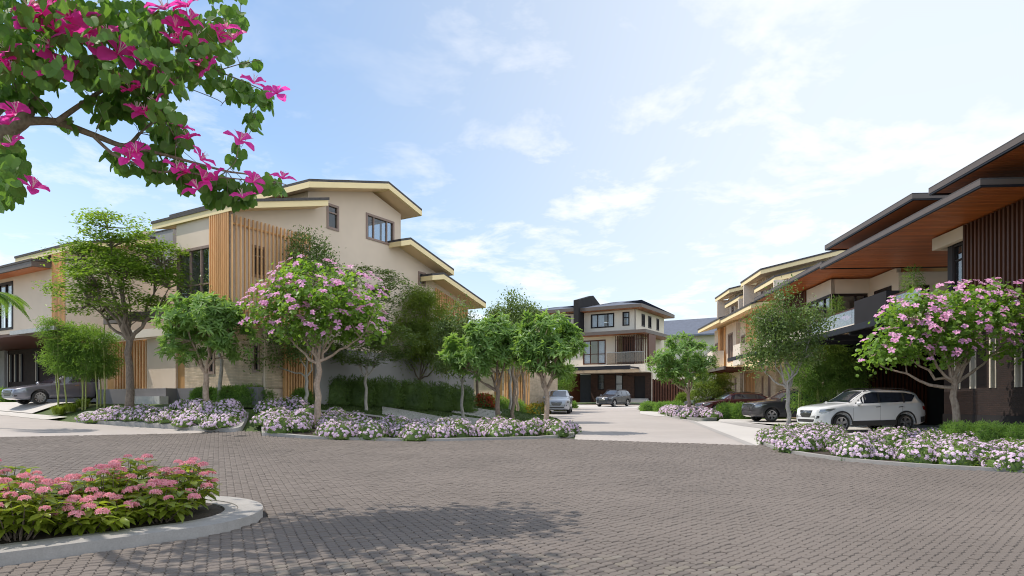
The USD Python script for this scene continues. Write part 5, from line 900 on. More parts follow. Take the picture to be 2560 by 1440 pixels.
bough([(600, 160), (640, 152), (655, 150)], 0.006, 0.003, 9.0, 9.0); bough([(540, 178), (600, 160)], 0.008, 0.006, 9.0, 9.0); bough([(610, 210), (628, 270), (645, 310)], 0.006, 0.003, 9.1, 9.1); bough([(430, 205), (545, 250), (552, 265)], 0.006, 0.003, 9.0, 9.0)
bl = [(60, 55, 110, 75, 95), (175, 60, 110, 70, 90), (300, 55, 110, 60, 85), (430, 90, 100, 65, 85), (520, 120, 80, 55, 52), (560, 55, 55, 45, 30), (50, 165, 95, 60, 75), (170, 175, 100, 45, 70), (310, 170, 110, 50, 80), (430, 185, 85, 45, 55), (330, 250, 70, 38, 45), (400, 290, 55, 45, 45), (425, 350, 45, 40, 38), (30, 235, 50, 35, 22), (15, 395, 55, 55, 52), (15, 465, 38, 45, 40), (250, 255, 45, 22, 14), (360, 380, 45, 28, 18), (415, 425, 55, 28, 32), (480, 440, 55, 32, 34), (545, 470, 55, 32, 36), (595, 480, 45, 28, 26), (645, 458, 45, 22, 18), (685, 465, 25, 20, 9), (600, 225, 38, 25, 20), (660, 245, 30, 20, 12), (632, 300, 18, 24, 10), (592, 388, 14, 36, 9), (545, 195, 40, 22, 14), (625, 155, 30, 8, 4), (285, 395, 22, 18, 7), (330, 415, 30, 14, 8), (172, 305, 20, 12, 6), (100, 255, 18, 10, 5), (260, 285, 22, 22, 12),
      (-160, -80, 130, 90, 130), (60, -110, 140, 80, 130), (270, -110, 130, 70, 110), (440, -90, 110, 60, 80), (-190, 130, 110, 110, 120), (-150, 330, 80, 90, 70), (560, -50, 60, 45, 30)]
pos, dirs, ups, pix = [], [], [], []
for u, v, ru, rv, n in bl:
    n = int(n * 1.7)
    a = r.uniform(0, 6.283, n); q = np.sqrt(r.uniform(0, 1, n)); uu, vv = u + ru * q * np.cos(a), v + rv * q * np.sin(a)
    Y = np.clip(8.0 + 1.1 * np.clip(uu / 600, 0, 1) + r.normal(0, 0.45, n) * (1.3 if rv > 40 else 0.5), 7.0, 10.6)
    for k in range(n): pos.append(q3(uu[k], vv[k], Y[k])); pix.append((uu[k], vv[k], Y[k]))
m = 1500; over = np.c_[r.uniform(-7.8, -3.9, m), r.uniform(4.6, 7.3, m), r.uniform(6.4, 7.9, m)]   # the rest of the crown, above the picture
over = over[meshkit.fbm(over * 1.3, 2, 5) > 0.46]; pos += list(over - np.array([OT[0], OT[1], oz])); pix += [(-500.0, -500.0, 6.0)] * len(over)
pos = np.array(pos); pix = np.array(pix); n = len(pos)
dirs = norm(np.array([0, 0, -0.85]) + rdir(r, n) * np.array([0.75, 0.75, 0.5])); ups = rdir(r, n) * np.array([0.8, 0.6, 0.4]) + np.array([-0.1, -0.55, 0.35]); size = r.uniform(0.10, 0.165, n)
V, Fc = leaves('heart', pos, dirs, ups, size, r); nv = len(leafshape('heart')[0]); ft = leafshape('heart')[1]; V = V.reshape(n, nv, 3)
shown = np.where((pix[:, 0] > 0) & (pix[:, 1] > 0))[0]; shown = shown[np.argsort(-size[shown] / pix[shown, 2] + (pix[shown, 2] > 9.2) * 1.0)][:300]; rest = np.setdiff1d(np.arange(n), shown)
P_ = np.vstack(allp)
for k in range(0, n, 5):
    c = P_[np.linalg.norm(P_ - pos[k], axis=1).argmin()]; dist = np.linalg.norm(c - pos[k])
    if dist < 0.55: mb.tube(limb(r, c, pos[k], 0.08, 4, 0.06), np.array([0.006, 0.005, 0.004, 0.003]), 4)
part('trunk', mb.mesh(), 'bark_brown', ot, smooth=50)
for k in shown: part('leaf', (V[k], ft), 'leaf_big_heart', ot)
part('foliage', (V[rest].reshape(-1, 3), (ft[None] + nv * np.arange(len(rest))[:, None, None]).reshape(-1, 3)), 'leaf_big_heart', ot, kind='stuff')
FL = [(300, 60), (190, 25), (380, 190), (360, 290), (400, 440), (610, 190), (740, 210), (600, 285), (800, 340), (1120, 40), (1190, 160), (1170, 270), (1235, 250), (1330, 240), (1480, 210), (1590, 240), (1540, 170), (1370, 400), (1420, 450), (960, 410), (1100, 500), (850, 530), (890, 595), (1070, 690), (930, 740), (990, 750), (1240, 850), (1280, 920), (930, 1010), (880, 1050), (1360, 1060), (1200, 1120), (1270, 1150), (1370, 1190), (1470, 1180), (1720, 540), (1880, 610), (1630, 930), (1920, 1190), (1650, 1320), (1720, 1210), (1350, 1260), (220, 1250), (90, 960), (60, 450), (20, 410), (70, 340), (110, 740), (60, 820), (190, 160), (480, 90), (430, 10), (1280, 20), (1290, 110)]
big = {0, 2, 3, 4, 5, 8, 9}
for i, (a, b) in enumerate(FL):
    u, v = a * 0.368, b * 0.368; Y = 7.3 + 1.1 * np.clip(u / 600, 0, 1)
    p = q3(u, v + 10, Y); ax = np.array([r.normal(0.15, 0.5), -0.55 + r.normal(0, 0.25), 0.75]); blossom(ot, p, ax, (0.27 if i in big else 0.19) * r.uniform(0.9, 1.1), 'petal_magenta', r)

# ---------------------------------------------------------------- ixora in the kerbed island
PL = np.array([-isl_axis[1], isl_axis[0]])
spots = [(0.34, 0.02), (-0.08, 0.50), (-0.10, -0.48), (-0.50, 0.05), (-0.80, 0.58), (-0.78, -0.56), (-1.15, 0.10), (-1.45, 0.62), (-1.45, -0.55), (-1.82, 0.12), (-2.05, -0.52), (-2.1, 0.62)]
lab = ['right hand tip of the kerbed island', 'rear kerb near the island tip', 'front kerb near the island tip', 'middle of the island, second from its tip', 'rear kerb, second from the tip', 'front kerb, second from the tip', 'middle of the island, third from its tip', 'rear kerb, third from the tip and tallest', 'front kerb, third from the tip', 'middle of the island near the left edge of the photo', 'front kerb at the left edge of the photo', 'rear kerb at the left photo edge, with red heads']
for i, (a, l) in enumerate(spots):
    r = np.random.default_rng(200 + i); x, y = isl_tip + a * isl_axis + l * PL; t = thing('ixora_shrub', 'pink ixora by the ' + lab[i], 'flowering shrub', (x, y, h1(x, y) + 0.10)); ns = 27; stems = MB(); hmax = (0.36 + 0.10 * r.uniform()) * (0.85 if l < -0.3 else 1.1) * (1.5 if a < -1.4 else 0.85 if a < -0.75 else 1.25)
    lp, ldr, lup, ls = [], [], [], []
    for k in range(ns):
        aa = k * 2.39996; q = math.sqrt((k + 0.5) / ns); tip = np.array([math.cos(aa) * q * 0.46, math.sin(aa) * q * 0.46, hmax * (1 - 0.50 * q * q) * r.uniform(0.86, 1.1)]); b = np.array([tip[0] * 0.35, tip[1] * 0.35, 0]); p = limb(r, b, tip, 0.0, 6, 0.03); stems.tube(p, np.linspace(0.008, 0.004, 6), 5)
        for lv in range(4):
            z = 1.0 - lv * 0.19 - (0.02 if lv == 0 else 0); c = np.array([np.interp(z, np.linspace(0, 1, 6), p[:, j]) for j in range(3)])
            for j in range(4 if lv < 2 else 3):
                th = aa + j * (2 * np.pi / (4 if lv < 2 else 3)) + lv * 0.8 + r.normal(0, 0.15); lp.append(c); ldr.append((math.cos(th), math.sin(th), r.uniform(-0.35, 0.25) - 0.12 * lv)); lup.append((r.normal(0, 0.2), r.normal(0, 0.2), 1)); ls.append(r.uniform(0.11, 0.185))
        if r.uniform() < 0.66:
            hp = tip + np.array([0, 0, 0.045]); m = MB(); R_ = 0.060 * r.uniform(0.8, 1.2); red = (i >= 9 and l > 0.3 or i == 10) and r.uniform() < 0.6
            for fl in range(26):
                d = rdir(r, 1)[0]; d[2] = abs(d[2]) * 0.8 + 0.15; d = norm(d); c = hp + d * np.array([R_, R_, R_ * 0.6]); e1 = norm(np.cross(d, rdir(r, 1)[0])); e2 = np.cross(d, e1); s = R_ * 0.42
                v = [c - d * 0.01]; f = []
                for j in range(4):
                    g = j * np.pi / 2; o = e1 * math.cos(g) + e2 * math.sin(g); w = -e1 * math.sin(g) + e2 * math.cos(g); v += [c + o * s * 0.5 + w * s * 0.33, c + o * s * 1.15 + d * s * 0.12, c + o * s * 0.5 - w * s * 0.33]; f += [(0, 1 + 3 * j, 2 + 3 * j), (0, 2 + 3 * j, 3 + 3 * j)]
                m.add(np.array(v), f)
            part('flower_head', m.mesh(), 'petal_red' if red else 'petal_rose', t)
    part('stem', stems.mesh(), 'bark_dark', t, kind='stuff')
    V, Fc = leaves('broad', np.array(lp), np.array(ldr, float), np.array(lup, float), np.array(ls), r); nv = len(leafshape('broad')[0]); V = V.reshape(-1, nv, 3)
    for k in range(len(V)): part('leaf', (V[k], leafshape('broad')[1]), 'leaf_ixora', t, smooth=True)

# ---------------------------------------------------------------- cars
def paint(name, col, metal=0.55, rough=0.32):
    MAT[name] = usdkit.material(stage, f'/World/Looks/{name}', {'p': ('principled_bsdf', {'base_color': col, 'metallic': metal, 'roughness': rough, 'coat_weight': 1.0, 'coat_roughness': 0.04}), 'g': ('geometry', {}), 'n': ('noise_texture', {'scale': 3.0, 'detail': 4.0}), 'm': ('map_range', {'to_min': rough * 0.9, 'to_max': rough * 1.2})},
        [('g.position', 'n.vector'), ('n.fac', 'm.value'), ('m.result', 'p.roughness')], surface='p.BSDF')
paint('paint_white', (0.74, 0.74, 0.75), 0.0, 0.35); paint('paint_grey', (0.16, 0.16, 0.19)); paint('paint_silver', (0.42, 0.44, 0.48)); paint('paint_dark', (0.055, 0.052, 0.055)); paint('paint_red', (0.075, 0.016, 0.020)); paint('paint_slate', (0.04, 0.044, 0.056)); paint('paint_black', (0.02, 0.022, 0.03))
simple('tyre', (0.022, 0.021, 0.021), 0.85, var=0.2, scale=20); simple('alloy', (0.50, 0.50, 0.52), 0.28, metal=0.9, var=0.05); simple('alloy_dark', (0.10, 0.10, 0.105), 0.4, metal=0.6); simple('plastic', (0.035, 0.033, 0.033), 0.6, var=0.1); simple('chrome', (0.62, 0.62, 0.63), 0.12, metal=1.0, var=0.02)
MAT['car_glass'] = usdkit.material(stage, '/World/Looks/car_glass', {'p': ('principled_bsdf', {'base_color': (0.018, 0.022, 0.032), 'roughness': 0.03, 'specular_ior_level': 0.9, 'coat_weight': 1.0, 'coat_roughness': 0.01})}, [], surface='p.BSDF')
MAT['headlamp'] = usdkit.material(stage, '/World/Looks/headlamp', {'p': ('principled_bsdf', {'base_color': (0.25, 0.26, 0.28), 'metallic': 0.5, 'roughness': 0.1, 'coat_weight': 1.0})}, [], surface='p.BSDF')
MAT['tail_lamp'] = usdkit.material(stage, '/World/Looks/tail_lamp', {'p': ('principled_bsdf', {'base_color': (0.30, 0.012, 0.014), 'roughness': 0.12, 'coat_weight': 1.0})}, [], surface='p.BSDF')
PROF = {   # side profile as fractions of length (0 = nose) and metres: top line, belt line, roof width factor, glass side window ends
    'suv':    dict(L=4.73, W=1.86, Hh=1.66, wb=2.79, fo=0.93, wr=0.352, top=[(0, 0.72), (0.012, 0.92), (0.05, 1.00), (0.15, 1.07), (0.262, 1.13), (0.30, 1.19), (0.44, 1.585), (0.50, 1.64), (0.62, 1.665), (0.80, 1.645), (0.915, 1.58), (0.935, 1.53), (0.985, 1.10), (1.0, 0.90)], belt=[(0, 0.86), (0.2, 1.03), (0.4, 1.07), (0.75, 1.13), (0.92, 1.18), (1, 1.08)], ws=(0.285, 0.455), rw=(0.930, 0.985), sw=[(0.325, 1.10), (0.435, 1.47), (0.50, 1.555), (0.80, 1.545), (0.885, 1.48), (0.905, 1.42), (0.845, 1.185)], clad=True),
    'sedan':  dict(L=4.92, W=1.85, Hh=1.46, wb=2.83, fo=0.98, wr=0.335, top=[(0, 0.60), (0.010, 0.74), (0.05, 0.82), (0.15, 0.90), (0.28, 0.97), (0.315, 1.01), (0.45, 1.375), (0.52, 1.45), (0.62, 1.455), (0.74, 1.37), (0.86, 1.12), (0.90, 1.09), (0.975, 1.07), (0.99, 0.98), (1.0, 0.80)], belt=[(0, 0.70), (0.2, 0.88), (0.4, 0.95), (0.75, 1.01), (0.92, 1.04), (1, 0.96)], ws=(0.305, 0.475), rw=(0.73, 0.865), sw=[(0.345, 1.0), (0.445, 1.27), (0.52, 1.365), (0.63, 1.365), (0.73, 1.28), (0.81, 1.09), (0.76, 1.04)], clad=False),
    'estate': dict(L=4.93, W=1.87, Hh=1.46, wb=2.91, fo=0.96, wr=0.335, top=[(0, 0.60), (0.010, 0.74), (0.05, 0.82), (0.15, 0.90), (0.26, 0.97), (0.295, 1.01), (0.42, 1.375), (0.49, 1.445), (0.62, 1.46), (0.78, 1.43), (0.87, 1.36), (0.975, 1.02), (0.99, 0.94), (1.0, 0.78)], belt=[(0, 0.70), (0.2, 0.88), (0.4, 0.95), (0.75, 1.00), (0.92, 1.02), (1, 0.94)], ws=(0.285, 0.45), rw=(0.88, 0.968), sw=[(0.325, 1.0), (0.42, 1.27), (0.49, 1.36), (0.62, 1.375), (0.78, 1.34), (0.86, 1.25), (0.90, 1.06)], clad=False)}
def car(label, kind, mat, loc, heading, wheel='alloy', seed=0, rails=False, full=True, extra=None):
    S = PROF[kind]; L_, W, wb = S['L'], S['W'], S['wb']; hw = W / 2; x, y = loc; zg = [h1(x, y)]
    hd = np.array(heading, float); hd /= np.linalg.norm(hd); pf = np.array([x, y]) + hd * wb / 2; pr = np.array([x, y]) - hd * wb / 2; zf, zr = h1(*pf) + 0.02, h1(*pr) + 0.02
    c = UsdGeom.Xform.Define(stage, path('parked_car')); c.AddTranslateOp().Set((float(x), float(y), float((zf + zr) / 2))); c.AddRotateZOp().Set(math.degrees(math.atan2(hd[1], hd[0]))); c.AddRotateYOp().Set(-math.degrees(math.atan2(zf - zr, wb))); c = tag(c.GetPrim(), label, 'car', GROUPS['parked_car'])
    tx, tz = np.array(S['top']).T; bx_, bz = np.array(S['belt']).T; rw_ = 0.345 if kind == 'suv' else 0.325
    xof = lambda fr: L_ * 0 + (wb / 2 + S['fo']) - fr * L_
    zbot = lambda fr: 0.235 + 0.10 * np.clip((0.06 - fr) / 0.06, 0, 1) + 0.10 * np.clip((fr - 0.93) / 0.07, 0, 1)
    def plan(fr):   # half width along the car
        return hw * (1 - 0.30 * np.clip((0.115 - fr) / 0.115, 0, 1) ** 2.1 - 0.05 * np.clip((0.30 - fr) / 0.30, 0, 1) ** 2 - 0.17 * np.clip((fr - 0.885) / 0.115, 0, 1) ** 2.0)
    def section(fr):
        w, zb_, zt_, zs = plan(fr), zbot(fr), np.interp(fr, tx, tz), np.interp(fr, bx_, bz); a = np.clip((zt_ - zs - 0.02) / 0.30, 0, 1); a = a * a * (3 - 2 * a)
        zs_ = min(zs, zt_ - 0.03); wr = S['wr'] * W * (0.96 + 0.04 * np.sin(fr * np.pi))
        hood = [(0.955 * w, zs_), (0.93 * w, lambda: 0), (0.80 * w, 0), (0.45 * w, 0), (0, 0)]
        low = [(0, zb_), (0.72 * w, zb_), (0.93 * w, zb_ + 0.05), (0.985 * w, zb_ + 0.17), (0.975 * w, zb_ + 0.30), (1.0 * w, zb_ + 0.6 * (zs_ - zb_)), (0.99 * w, zs_ - 0.09)]
        hp = [(0.965 * w, zs_), (0.92 * w, zt_ - 0.022), (0.80 * w, zt_ - 0.008), (0.45 * w, zt_), (0, zt_ + 0.012)]
        cp = [(0.955 * w, zs_), (wr + (0.955 * w - wr) * 0.10, zt_ - 0.085), (wr * 0.93, zt_ - 0.022), (wr * 0.5, zt_), (0, zt_ + 0.008)]
        return np.array(low + [tuple((1 - a) * np.array(h_) + a * np.array(c_)) for h_, c_ in zip(hp, cp)])
    fr = np.unique(np.concatenate([[0, 0.004, 0.012, 0.025, 0.045, 0.07, 0.10], np.linspace(0.13, 0.9, 30), tx[(tx > 0.12)], [0.93, 0.955, 0.975, 0.99, 1.0]])); secs = np.array([section(q) for q in fr]); ns = secs.shape[1]
    ring = np.concatenate([secs, secs[:, -2:0:-1] * np.array([-1, 1])], 1); m = ring.shape[1]; X = xof(fr)
    V = np.dstack([np.repeat(X[:, None], m, 1), ring[..., 0], ring[..., 1]]).reshape(-1, 3); i, j = np.meshgrid(np.arange(len(fr) - 1), np.arange(m), indexing='ij')
    quads = np.stack([i * m + j, (i + 1) * m + j, (i + 1) * m + (j + 1) % m, i * m + (j + 1) % m], -1).reshape(-1, 4); f = np.vstack([quads[:, [0, 2, 1]], quads[:, [0, 3, 2]]])
    n0 = len(V); V = np.vstack([V, [X[0], 0, ring[0, :, 1].mean()], [X[-1], 0, ring[-1, :, 1].mean()]]); e = (len(fr) - 1) * m
    f = np.vstack([f, [(n0, k, (k + 1) % m) for k in range(m)], [(n0 + 1, e + (k + 1) % m, e + k) for k in range(m)]])
    tm = trimesh.Trimesh(V, f, process=False); trimesh.repair.fix_normals(tm); man = m3.Manifold(m3.Mesh(np.array(tm.vertices, np.float32), np.array(tm.faces, np.uint32)))
    if man.volume() > 0:
        for wx in (wb / 2, -wb / 2):
            for sd in (1, -1):
                cyl = m3.Manifold.cylinder(0.42, rw_ + 0.065, rw_ + 0.065, 40).rotate([90, 0, 0]).translate([wx, 0, rw_ + 0.01]).translate([0, sd * hw + (0.21 if sd > 0 else 0.21), 0]); man = man - cyl
        body = man
    else: body = tm
    part('body', body, mat, c, smooth=32)
    def yside(xq, zq):
        fq = (xof(0) - xq) / L_; s = section(np.clip(fq, 0, 1)); k = np.argsort(s[1:ns - 1, 1], kind='stable'); return float(np.interp(zq, s[3:ns, 1], s[3:ns, 0]))
    def sidepanel(name, poly, mt, off=0.006, parent=c, both=True):
        g = sg.Polygon(poly); v, ff = trimesh.creation.triangulate_polygon(g, engine='earcut'); t_ = trimesh.Trimesh(np.c_[v, np.zeros(len(v))], ff, process=False)
        for _ in range(7):
            if t_.edges_unique_length.max() < 0.10: break
            t_ = t_.subdivide()
        for sd in ((1, -1) if both else (1,)):
            vv = np.array([(a, sd * (yside(a, b) + off), b) for a, b in t_.vertices[:, :2]]); part(name, (vv, t_.faces if sd < 0 else t_.faces[:, ::-1]), mt, parent, smooth=True)
    def toppanel(name, f0, f1, k0, k1, mt, off=0.007):
        rows = []
        for q in np.linspace(f0, f1, 9):
            s = section(q)[ns - 5:]; yy = np.linspace(-1, 1, 13); k = k0 + (k1 - k0) * (q - f0) / (f1 - f0); ym = s[1, 0] * k; ys = yy * ym; zs_ = np.interp(np.abs(ys), s[::-1, 0], s[::-1, 1]); rows.append(np.c_[np.full(13, xof(q)), ys, zs_ + off])
        v = np.array(rows); v[..., 0] += 0.004 if f0 < 0.5 else -0.004; a, b = np.meshgrid(np.arange(8), np.arange(12), indexing='ij'); q_ = np.stack([a * 13 + b, (a + 1) * 13 + b, (a + 1) * 13 + b + 1, a * 13 + b + 1], -1).reshape(-1, 4); part(name, MB().add(v.reshape(-1, 3), q_).mesh(), mt, c, smooth=True)
    def endpanel(name, poly, mt, front=True, off=0.008, mirror=False):
        """A panel on the nose or tail: polygon in (y, z)."""
        g = sg.Polygon(poly); v, ff = trimesh.creation.triangulate_polygon(g, engine='earcut'); t_ = trimesh.Trimesh(np.c_[v, np.zeros(len(v))], ff, process=False)
        for _ in range(6):
            if t_.edges_unique_length.max() < 0.12: break
            t_ = t_.subdivide()
        scan = np.linspace(0, 0.14, 60) if front else np.linspace(1, 0.86, 60); out = []
        tops = [section(q) for q in scan]
        for yq, zq in t_.vertices[:, :2]:
            xx = None
            for q, s in zip(scan, tops):
                if np.interp(zq, s[2:, 1], s[2:, 0], left=-1, right=-1) >= abs(yq): xx = xof(q); break
            if xx is None: xx = xof(scan[-1])
            out.append((xx + (off if front else -off), yq, zq))
        vv = np.array(out)
        for sd in ((1, -1) if mirror else (1,)): part(name, (vv * np.array([1, sd, 1]), t_.faces), mt, c, smooth=True)
    fx = lambda q: xof(q)
    toppanel('windscreen', S['ws'][0], S['ws'][1] - 0.012, 0.97, 0.93, 'car_glass'); toppanel('rear_window', S['rw'][0], S['rw'][1] - 0.006, 0.86, 0.88, 'car_glass')
    sw = [(fx(a), b) for a, b in S['sw']]; sidepanel('side_window', sw, 'car_glass')
    zlo, zhi = np.array(S['sw'])[:, 1].min(), np.array(S['sw'])[:, 1].max()
    for q in (0.545, 0.775 if kind != 'sedan' else 0.73): sidepanel('window_pillar', [(fx(q) + 0.04, zlo + 0.03), (fx(q) - 0.05, zlo + 0.05), (fx(q + 0.012) - 0.05, zhi - 0.05), (fx(q + 0.012) + 0.03, zhi - 0.03)], 'plastic', 0.010)
    if full:
        for q in (0.30, 0.548, 0.755): sidepanel('door_gap', [(fx(q), 0.40), (fx(q) - 0.009, 0.40), (fx(q) - 0.009, zlo - 0.02), (fx(q), zlo - 0.02)], 'plastic', 0.003)
        for q in (0.505, 0.715): sidepanel('door_handle', [(fx(q), zlo - 0.12), (fx(q) - 0.20, zlo - 0.105), (fx(q) - 0.20, zlo - 0.130), (fx(q), zlo - 0.145)], 'chrome', 0.02)
    zh = 0.74 if kind == 'suv' else 0.60
    sidepanel('headlight', [(fx(0.018), zh + 0.02), (fx(0.030), zh + 0.14), (fx(0.125), zh + 0.185), (fx(0.145), zh + 0.17), (fx(0.09), zh + 0.07), (fx(0.04), zh)], 'headlamp', 0.008)
    gw = 0.40 if kind == 'suv' else 0.46
    endpanel('grille', [(-gw, zh + 0.11), (gw, zh + 0.11), (gw * 0.9, zh - 0.04), (gw * 0.62, zh - 0.17), (-gw * 0.62, zh - 0.17), (-gw * 0.9, zh - 0.04)], 'plastic' if mat != 'paint_silver' else 'alloy_dark')
    if full:
        for k in range(4): endpanel('grille_bar', [(-gw * 0.85, zh + 0.075 - 0.05 * k), (gw * 0.85, zh + 0.075 - 0.05 * k), (gw * 0.85, zh + 0.060 - 0.05 * k), (-gw * 0.85, zh + 0.060 - 0.05 * k)], 'chrome', off=0.016)
    endpanel('lower_intake', [(-0.55, zh - 0.24), (0.55, zh - 0.24), (0.48, zh - 0.36), (-0.48, zh - 0.36)], 'plastic'); endpanel('fog_light', [(0.52, zh - 0.10), (0.72, zh - 0.08), (0.70, zh - 0.20), (0.56, zh - 0.22)], 'plastic', mirror=True)
    endpanel('tail_light', [(0.42, zh + 0.22), (0.80, zh + 0.26), (0.80, zh + 0.12), (0.45, zh + 0.12)], 'tail_lamp', front=False, mirror=True)
    sidepanel('tail_light', [(fx(0.945), zh + 0.27), (fx(0.992), zh + 0.24), (fx(0.992), zh + 0.10), (fx(0.960), zh + 0.12)], 'tail_lamp', 0.008)
    if S['clad']:
        xs_ = [(wb / 2 - rw_ - 0.09, 0.0), (-wb / 2 + rw_ + 0.09, 0.0)]
        sidepanel('sill_trim', [(xs_[0][0], 0.26), (xs_[1][0], 0.26), (xs_[1][0], 0.47), (xs_[0][0], 0.43)], 'plastic', 0.012)
        sidepanel('bumper_trim', [(fx(0.93), 0.36), (fx(0.985), 0.40), (fx(0.985), 0.60), (fx(0.93), 0.58)], 'plastic', 0.010); endpanel('bumper_trim', [(-0.8, 0.60), (0.8, 0.60), (0.8, 0.36), (-0.8, 0.36)], 'plastic', front=False); endpanel('bumper_trim', [(-0.70, 0.36), (0.70, 0.36), (0.62, 0.30), (-0.62, 0.30)], 'plastic')
        for wx in (wb / 2, -wb / 2):
            for sd in (1, -1):
                g = np.linspace(-0.12, np.pi + 0.12, 26); ro, ri = rw_ + 0.125, rw_ + 0.063; v = []
                for rr in (ro, ri): v += [(wx + rr * math.cos(a), sd * (yside(wx + rr * math.cos(a), max(rw_ + 0.01 + rr * math.sin(a), 0.30)) + 0.012), rw_ + 0.01 + rr * math.sin(a)) for a in g]
                k = np.arange(25); part('arch_trim', MB().add(v, np.stack([k, k + 1, k + 27, k + 26], 1)).mesh(), 'plastic', c, smooth=True)
    if rails:
        for sd in (1, -1): part('roof_rail', MB().tube([(fx(q), sd * S['wr'] * W * 0.92, np.interp(q, tx, tz) + 0.02 + (0.03 if 0.47 < q < 0.86 else -0.02)) for q in np.linspace(0.44, 0.88, 9)], 0.018, 6).mesh(), 'plastic', c, smooth=True)
    for sd in (1, -1):
        s = trimesh.creation.icosphere(2); v = s.vertices * np.array([0.085, 0.12, 0.075]) + np.array([fx(0.345), sd * (hw + 0.045), zlo + 0.02]); part('mirror', (v, s.faces), mat, c, smooth=True)
    # dark inner wells and wheels
    for wx in (wb / 2, -wb / 2):
        for sd in (1, -1):
            part('wheel_well', MB().box(wx - rw_ - 0.03, wx + rw_ + 0.03, sd * (hw - 0.32), sd * (hw - 0.24), 0.20, rw_ * 2).mesh(), 'plastic', c)
            pr_ = np.array([(rw_ * 0.70, -0.105), (rw_ * 0.90, -0.115), (rw_ * 0.985, -0.09), (rw_, -0.04), (rw_, 0.04), (rw_ * 0.985, 0.09), (rw_ * 0.90, 0.115), (rw_ * 0.70, 0.105), (rw_ * 0.68, 0.0), (rw_ * 0.70, -0.105)])
            ty = trimesh.creation.revolve(pr_, sections=36); ty.apply_transform(trimesh.transformations.rotation_matrix(np.pi / 2, [1, 0, 0])); ty.apply_translation([wx, sd * (hw - 0.125), rw_]); wl = part('wheel', (ty.vertices, ty.faces), 'tyre', c, smooth=40)
            yo = sd * (hw - 0.125 + 0.075); rm = MB(); g = np.linspace(0, 2 * np.pi, 33)
            for ra, rb, ya, yb in ((rw_ * 0.71, rw_ * 0.64, yo + sd * 0.028, yo + sd * 0.02), (rw_ * 0.64, rw_ * 0.62, yo + sd * 0.02, yo - sd * 0.08)):
                v = [(wx + ra * math.cos(a), ya, rw_ + ra * math.sin(a)) for a in g] + [(wx + rb * math.cos(a), yb, rw_ + rb * math.sin(a)) for a in g]; k = np.arange(32); rm.add(v, np.stack([k, k + 1, k + 34, k + 33], 1))
            n_s = 5 if kind == 'suv' else 10
            for s_ in range(n_s):
                a0 = s_ * 2 * np.pi / n_s + seed
                for dv in ((-0.13, 0.13) if n_s == 5 else (0.0,)):
                    a1, a2 = a0 + dv * 0.5, a0 + dv * 1.35; wi, wo = 0.032, 0.026
                    def pt(rr, a, w, d): return (wx + rr * math.cos(a) - w * math.sin(a), d, rw_ + rr * math.sin(a) + w * math.cos(a))
                    p8 = [pt(0.05, a1, -wi, yo - sd * 0.02), pt(rw_ * 0.65, a2, -wo, yo - sd * 0.005), pt(rw_ * 0.65, a2, wo, yo - sd * 0.005), pt(0.05, a1, wi, yo - sd * 0.02)]; p8 += [(a_, b_ + sd * 0.03, c_) for a_, b_, c_ in p8]; rm.hexa(p8)
            hb = trimesh.creation.cylinder(0.065, 0.05, sections=16); hb.apply_transform(trimesh.transformations.rotation_matrix(np.pi / 2, [1, 0, 0])); rm.add(hb.vertices + np.array([wx, yo + sd * 0.0, rw_]), hb.faces)
            part('rim', rm.mesh(), wheel, wl, smooth=30)
            part('brake', MB().box(wx - rw_ * 0.6, wx + rw_ * 0.6, yo - sd * 0.085, yo - sd * 0.075, rw_ * 0.4, rw_ * 1.6).mesh(), 'plastic', wl)
    return c
car('white sport utility car parked nose to the street in the nearest carport on the right', 'suv', 'paint_white', (13.95, 26.6), (-0.985, -0.17), wheel='alloy', seed=0.3, rails=True)
car('dark brown grey sport utility car on the second driveway, behind the slender tree', 'suv', 'paint_dark', (14.6, 34.8), (-0.99, -0.10), seed=0.9, rails=True)
car('dark red estate car behind the low light green hedge', 'estate', 'paint_red', (15.0, 45.0), (-0.99, -0.10), seed=0.5, rails=True)
car('dark grey car beyond the dark red estate car', 'sedan', 'paint_slate', (15.9, 51.5), (-0.99, -0.10), seed=0.2, full=False)
car('slate sport utility car before the brown brick ground floor of the house closing the street', 'suv', 'paint_slate', (10.2, 66.5), (-0.60, -0.80), seed=0.4, rails=True)
car('silver car facing the viewer on the left of the street, behind the tree trunk', 'suv', 'paint_silver', (3.35, 47.6), (-0.13, -0.99), seed=0.1)
car('black sport utility car half hidden behind the tree trunks, beyond the silver car', 'suv', 'paint_black', (3.0, 59.0), (-0.70, -0.71), seed=0.7)
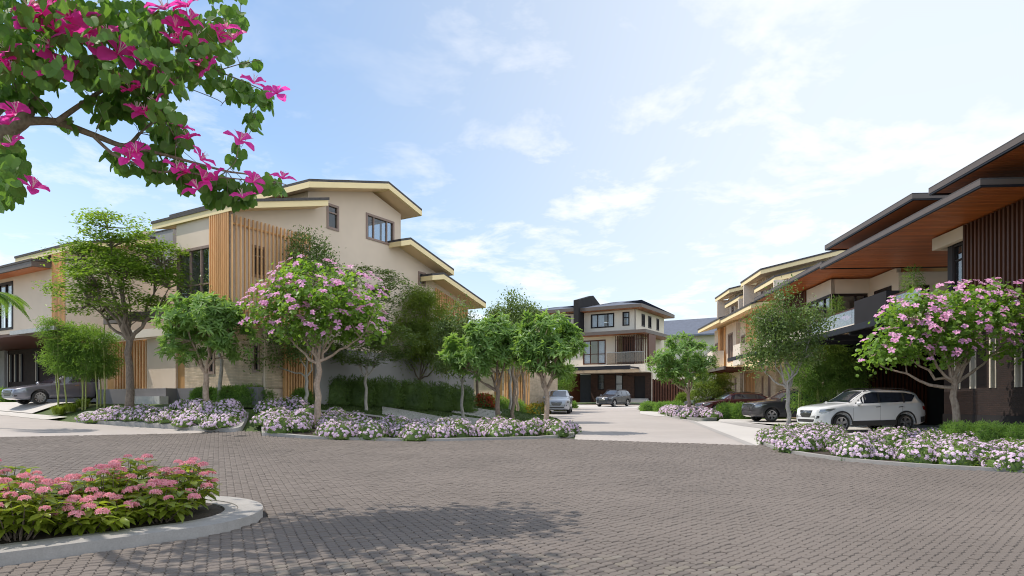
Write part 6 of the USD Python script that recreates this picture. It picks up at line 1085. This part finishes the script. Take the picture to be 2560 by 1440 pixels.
sp = L(0.55, 13.95); car('grey sedan at the left edge, half hidden by the bamboo clump', 'sedan', 'paint_grey', sp, (-E1[0], -E1[1]), seed=0.15)
# pots on the balcony
for i, (s, t_, n_, lb) in enumerate(((24.6, 1.0, 520, 'potted bamboo at the window corner of the nearest balcony'), (31.6, 1.0, 520, 'potted bamboo behind the glass rail beside the dark planter box'))):
    r = np.random.default_rng(300 + i); x, y = RP(s, t_); z0 = 4.89; t = thing('potted_plant', lb, 'potted plant', (x, y, z0)); part('pot', trimesh.creation.revolve(np.array([(0, 0), (0.16, 0), (0.20, 0.36), (0.17, 0.36), (0.15, 0.30), (0, 0.30)]), sections=20), 'charcoal', t, smooth=40)
    mb = MB()
    for k in range(5): mb.tube(limb(r, (r.normal(0, 0.06), r.normal(0, 0.06), 0.3), (r.normal(0, 0.22), r.normal(0, 0.22), r.uniform(1.3, 1.9)), 0, 5, 0.02), np.linspace(0.012, 0.006, 5), 5)
    part('cane', mb.mesh(), 'bark_green', t, kind='stuff'); c_, d_, _ = spread(r, [(0, 0, 1.2, 0.36, 0.36, 0.7)], n_, 0.2); part('foliage', leaves('needle', c_, d_ + rdir(r, n_) + np.array([0, 0, -0.3]), np.broadcast_to([0, 0, 1.0], (n_, 3)) + 0.4 * rdir(r, n_), 0.17 * r.uniform(0.7, 1.2, n_), r), 'leaf_bamboo', t, kind='stuff')
r = np.random.default_rng(310); x, y = RP(30.2, 1.15); t = thing('lavender_planter', 'lavender blooms in a trough behind the balcony glass', 'planter', (x, y, 4.89), AR)
part('trough', MB().box(-0.5, 0.5, -0.14, 0.14, 0, 0.22).mesh(), 'charcoal', t); n_ = 260; p = np.c_[r.uniform(-0.45, 0.45, n_), r.uniform(-0.15, 0.15, n_), r.uniform(0.25, 0.5, n_)]; part('foliage', leaves('needle', p, rdir(r, n_) + np.array([0, 0, 1.0]), rdir(r, n_), 0.16, r), 'leaf_bed', t, kind='stuff'); p[:, 2] += 0.2; part('blossom', leaves('diamond', p[:140], rdir(r, 140), rdir(r, 140), 0.09, r), 'petal_pink', t, kind='stuff')
